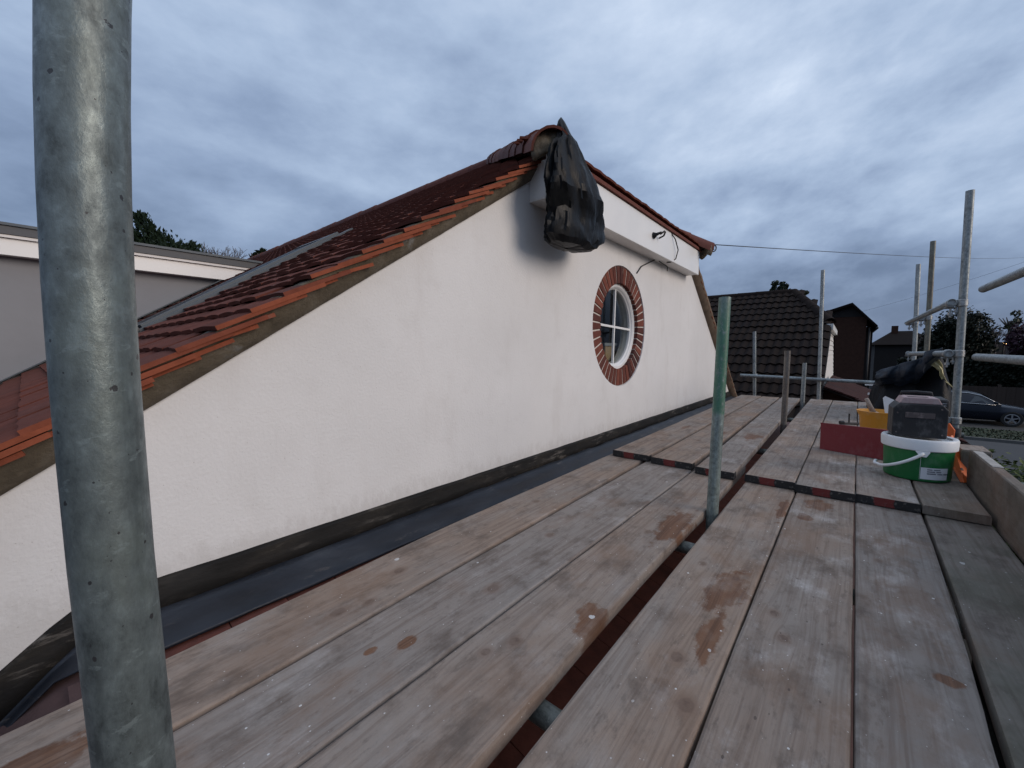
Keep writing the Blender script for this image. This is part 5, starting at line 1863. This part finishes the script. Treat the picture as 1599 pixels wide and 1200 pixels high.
# yellow bucket with tools
YC = (.200, 4.12)
yb = thing('yellow_bucket', 'yellow plastic mixing bucket behind the red tray', 'bucket', (YC[0], YC[1], ZB))
g = MB(); g.lathe([(0, 0), (.098, 0), (.100, .004), (.118, .170), (.132, .200), (.136, .212), (.128, .213), (.110, .170), (.092, .012), (0, .012)], (YC[0], YC[1], ZB), 48); g.build('body', 'yellow_plastic', yb, smooth=40)
g = MB(); g.lathe([(0, .178), (.06, .183), (.110, .176)], (YC[0], YC[1], ZB), 30); g.build('plaster_mix', 'wet_plaster', yb, smooth=True)
br = thing('brush', 'plaster crusted brush with pale wooden handle leaning in the yellow bucket', 'brush', (.15, 4.08, ZB + .19))
g = MB(); g.tube([(.168, 4.08, ZB + .19), (.140, 4.07, ZB + .25), (.118, 4.06, ZB + .305)], [.020, .016, .013], 10); g.build('handle', 'handle_wood', br, smooth=True)
g = MB(); g.box(-.035, .035, -.02, .02, -.012, .012, mat=Matrix.Translation((.175, 4.08, ZB + .197)) @ Matrix.Rotation(R(20), 4, 'Y')); bevel(g.build('head', 'wet_plaster', br), .008, 2)
sp = thing('spatula', 'white plastic spreader standing in the yellow bucket against the black tool', 'spatula', (.27, 4.08, ZB + .19))
g = MB(); g.prism([(.228, 4.06, ZB + .190), (.275, 4.06, ZB + .20), (.282, 4.07, ZB + .300), (.222, 4.08, ZB + .330), (.210, 4.08, ZB + .315)], (0, .004, 0)); recalc(g.build('blade', 'tub_white', sp))
g = MB(); g.box(.228, .272, 4.045, 4.075, ZB + .172, ZB + .195); bevel(g.build('handle', 'tool_black', sp), .006, 2)

# white clip hanging on the far rail
wc_ = thing('tube_clip', 'small white metal clip hanging from the far horizontal tube', 'clip', (.30, 7.3, -.55))
g = MB(); g.box(.185, .385, 7.29, 7.31, -.452, -.436); g.build('top_bar', 'upvc_white', wc_)
for x in (.272, .300):
    g = MB(); g.box(x - .006, x + .006, 7.291, 7.309, -.62, -.4525); g.build('stem', 'upvc_white', wc_)
g = MB(); g.box(.22, .365, 7.288, 7.312, -.578, -.552); g.build('lower_bar', 'upvc_white', wc_)
# loose bolt on the boards
lb_ = thing('loose_bolt', 'small dark clamp bolt lying on the boards left of the yellow bucket', 'bolt', (.03, 4.75, ZB))
g = MB(); g.tube([(-.01, 4.72, ZB + .011), (.10, 4.80, ZB + .011)], .010, 8); g.build('shank', 'iron_black', lb_, smooth=40)
g = MB(); g.tube([(-.035, 4.705, ZB + .018), (-.008, 4.722, ZB + .018)], .018, 6); g.build('nut', 'iron_black', lb_)
g = MB(); g.tube([(.03, 4.752, ZB + .011), (.028, 4.754, ZB + .10)], .006, 6); g.build('stem', 'iron_black', lb_)

# orange plate leaning behind the tub
op = thing('orange_wedge', 'bright orange plastic plate leaning behind the green tub', 'plate', (.45, 3.12, ZB))
g = MB(); g.prism([(.405, 3.10, ZB + .15), (.438, 3.13, ZB + .215), (.486, 3.05, ZB + .06), (.478, 2.98, ZB + .002), (.462, 2.98, ZB + .002)], (.010, .012, .0)); o = recalc(g.build('plate', 'orange_plastic', op)); bevel(o, .002, 1)
g = MB(); g.tube([(.4615, 3.028, ZB + .055), (.4700, 3.038, ZB + .055)], .012, 12); g.build('grip_hole', 'tool_black', op, smooth=40)
op2 = thing('orange_wedge', 'small orange tip poking up beside the black tool', 'plate', (.44, 3.3, ZB))
g = MB(); g.prism([(.425, 3.25, ZB), (.455, 3.25, ZB), (.470, 3.26, ZB + .225), (.448, 3.27, ZB + .262), (.438, 3.27, ZB + .255)], (.004, .012, 0)); o = recalc(g.build('plate', 'orange_plastic', op2)); bevel(o, .002, 1)

# heap under a dark sheet, draped over the lower rail
def sheet(name, label, mat, fn, nu=46, nv=34, cat='sheet'):
    b = MB(); vs = []
    for i in range(nu + 1):
        for j in range(nv + 1):
            vs.append(fn(i / nu, j / nv))
    b.add(vs, [(i * (nv + 1) + j, (i + 1) * (nv + 1) + j, (i + 1) * (nv + 1) + j + 1, i * (nv + 1) + j + 1) for i in range(nu) for j in range(nv)])
    o = recalc(b.build(name, mat, smooth=40))
    sm = o.modifiers.new('thick', 'SOLIDIFY'); sm.thickness = .004
    return tag(o, label, cat)
def heap(u, v):
    x = .20 + .53 * u
    y = 5.1 + 1.5 * v
    edge = min(1, min(v, 1 - v) * 5) * min(1, min(u, 1 - u) * 7)
    top = -.28 + .22 * u ** 1.5 + .05 * math.sin(u * 9)
    h = max(0, edge) ** .5
    z = ZB + .004 + (top - ZB) * h + .05 * noise.noise(Vector((x * 6, y * 3, 2))) * h + .03 * noise.noise(Vector((x * 15, y * 9, 5))) * h
    return (x + .03 * noise.noise(Vector((x * 8, y * 5, 9))), y, max(z, ZB + .004))
sheet('rubble_cover', 'heap of materials under a black plastic sheet behind the tub', 'tarp_black', heap)
def drape(u, v):
    # blue-black sheet hanging from the lower rail down across the heap
    x = .205 + .42 * u
    top = -.20 + .19 * u ** .8 + (.05 if u > .75 else 0)
    y = 5.42 - .35 * u * (1 - v) * .4 + .12 * v
    fall = .05 + .16 * math.sin(PI * min(1, u * .95)) + .06 * u
    z = top - fall * v - .07 * (1 - u) * v
    w_ = .03 * noise.noise(Vector((u * 6, v * 2.5, 1))) + .018 * math.sin(u * 20 + v * 3)
    return (x + .02 * noise.noise(Vector((u * 5, v * 4, 4))), y - .16 + w_ - .10 * math.sin(v * PI), z + .012 * noise.noise(Vector((u * 9, v * 6, 8))))
sheet('plastic_sheet', 'blue-black plastic sheet slung over the lower guard rail', 'tarp_blue', drape)
def yel(u, v):
    a = Vector((.572, 5.22, -.115)).lerp(Vector((.715, 5.25, -.315)), u)
    bq_ = Vector((.585, 5.22, -.02)).lerp(Vector((.72, 5.25, -.325)), u ** .8)
    p = a.lerp(bq_, v)
    return (p.x + .014 * math.sin(u * 7), p.y + .03 * noise.noise(Vector((u * 4, v * 3, 3))), p.z + .012 * noise.noise(Vector((u * 8, v * 4, 6))))
sheet('sack_corner', 'pale yellow torn sack corner sticking out beside the dark sheet', 'paper_yellow', yel, 16, 8, 'sack')
bkt = thing('floor_case', 'dark case with metal clips between the black tool and the outer tube', 'case', (.56, 4.0, ZB))
g = MB(); g.box(.40, .545, 4.02, 4.30, ZB, ZB + .33); bevel(g.build('body', 'tool_black', bkt), .012, 2)
for z in (.30, .285): 
    g = MB(); g.box(.46, .53, 4.012, 4.02, ZB + z, ZB + z + .006); g.build('clip', 'chrome', bkt)
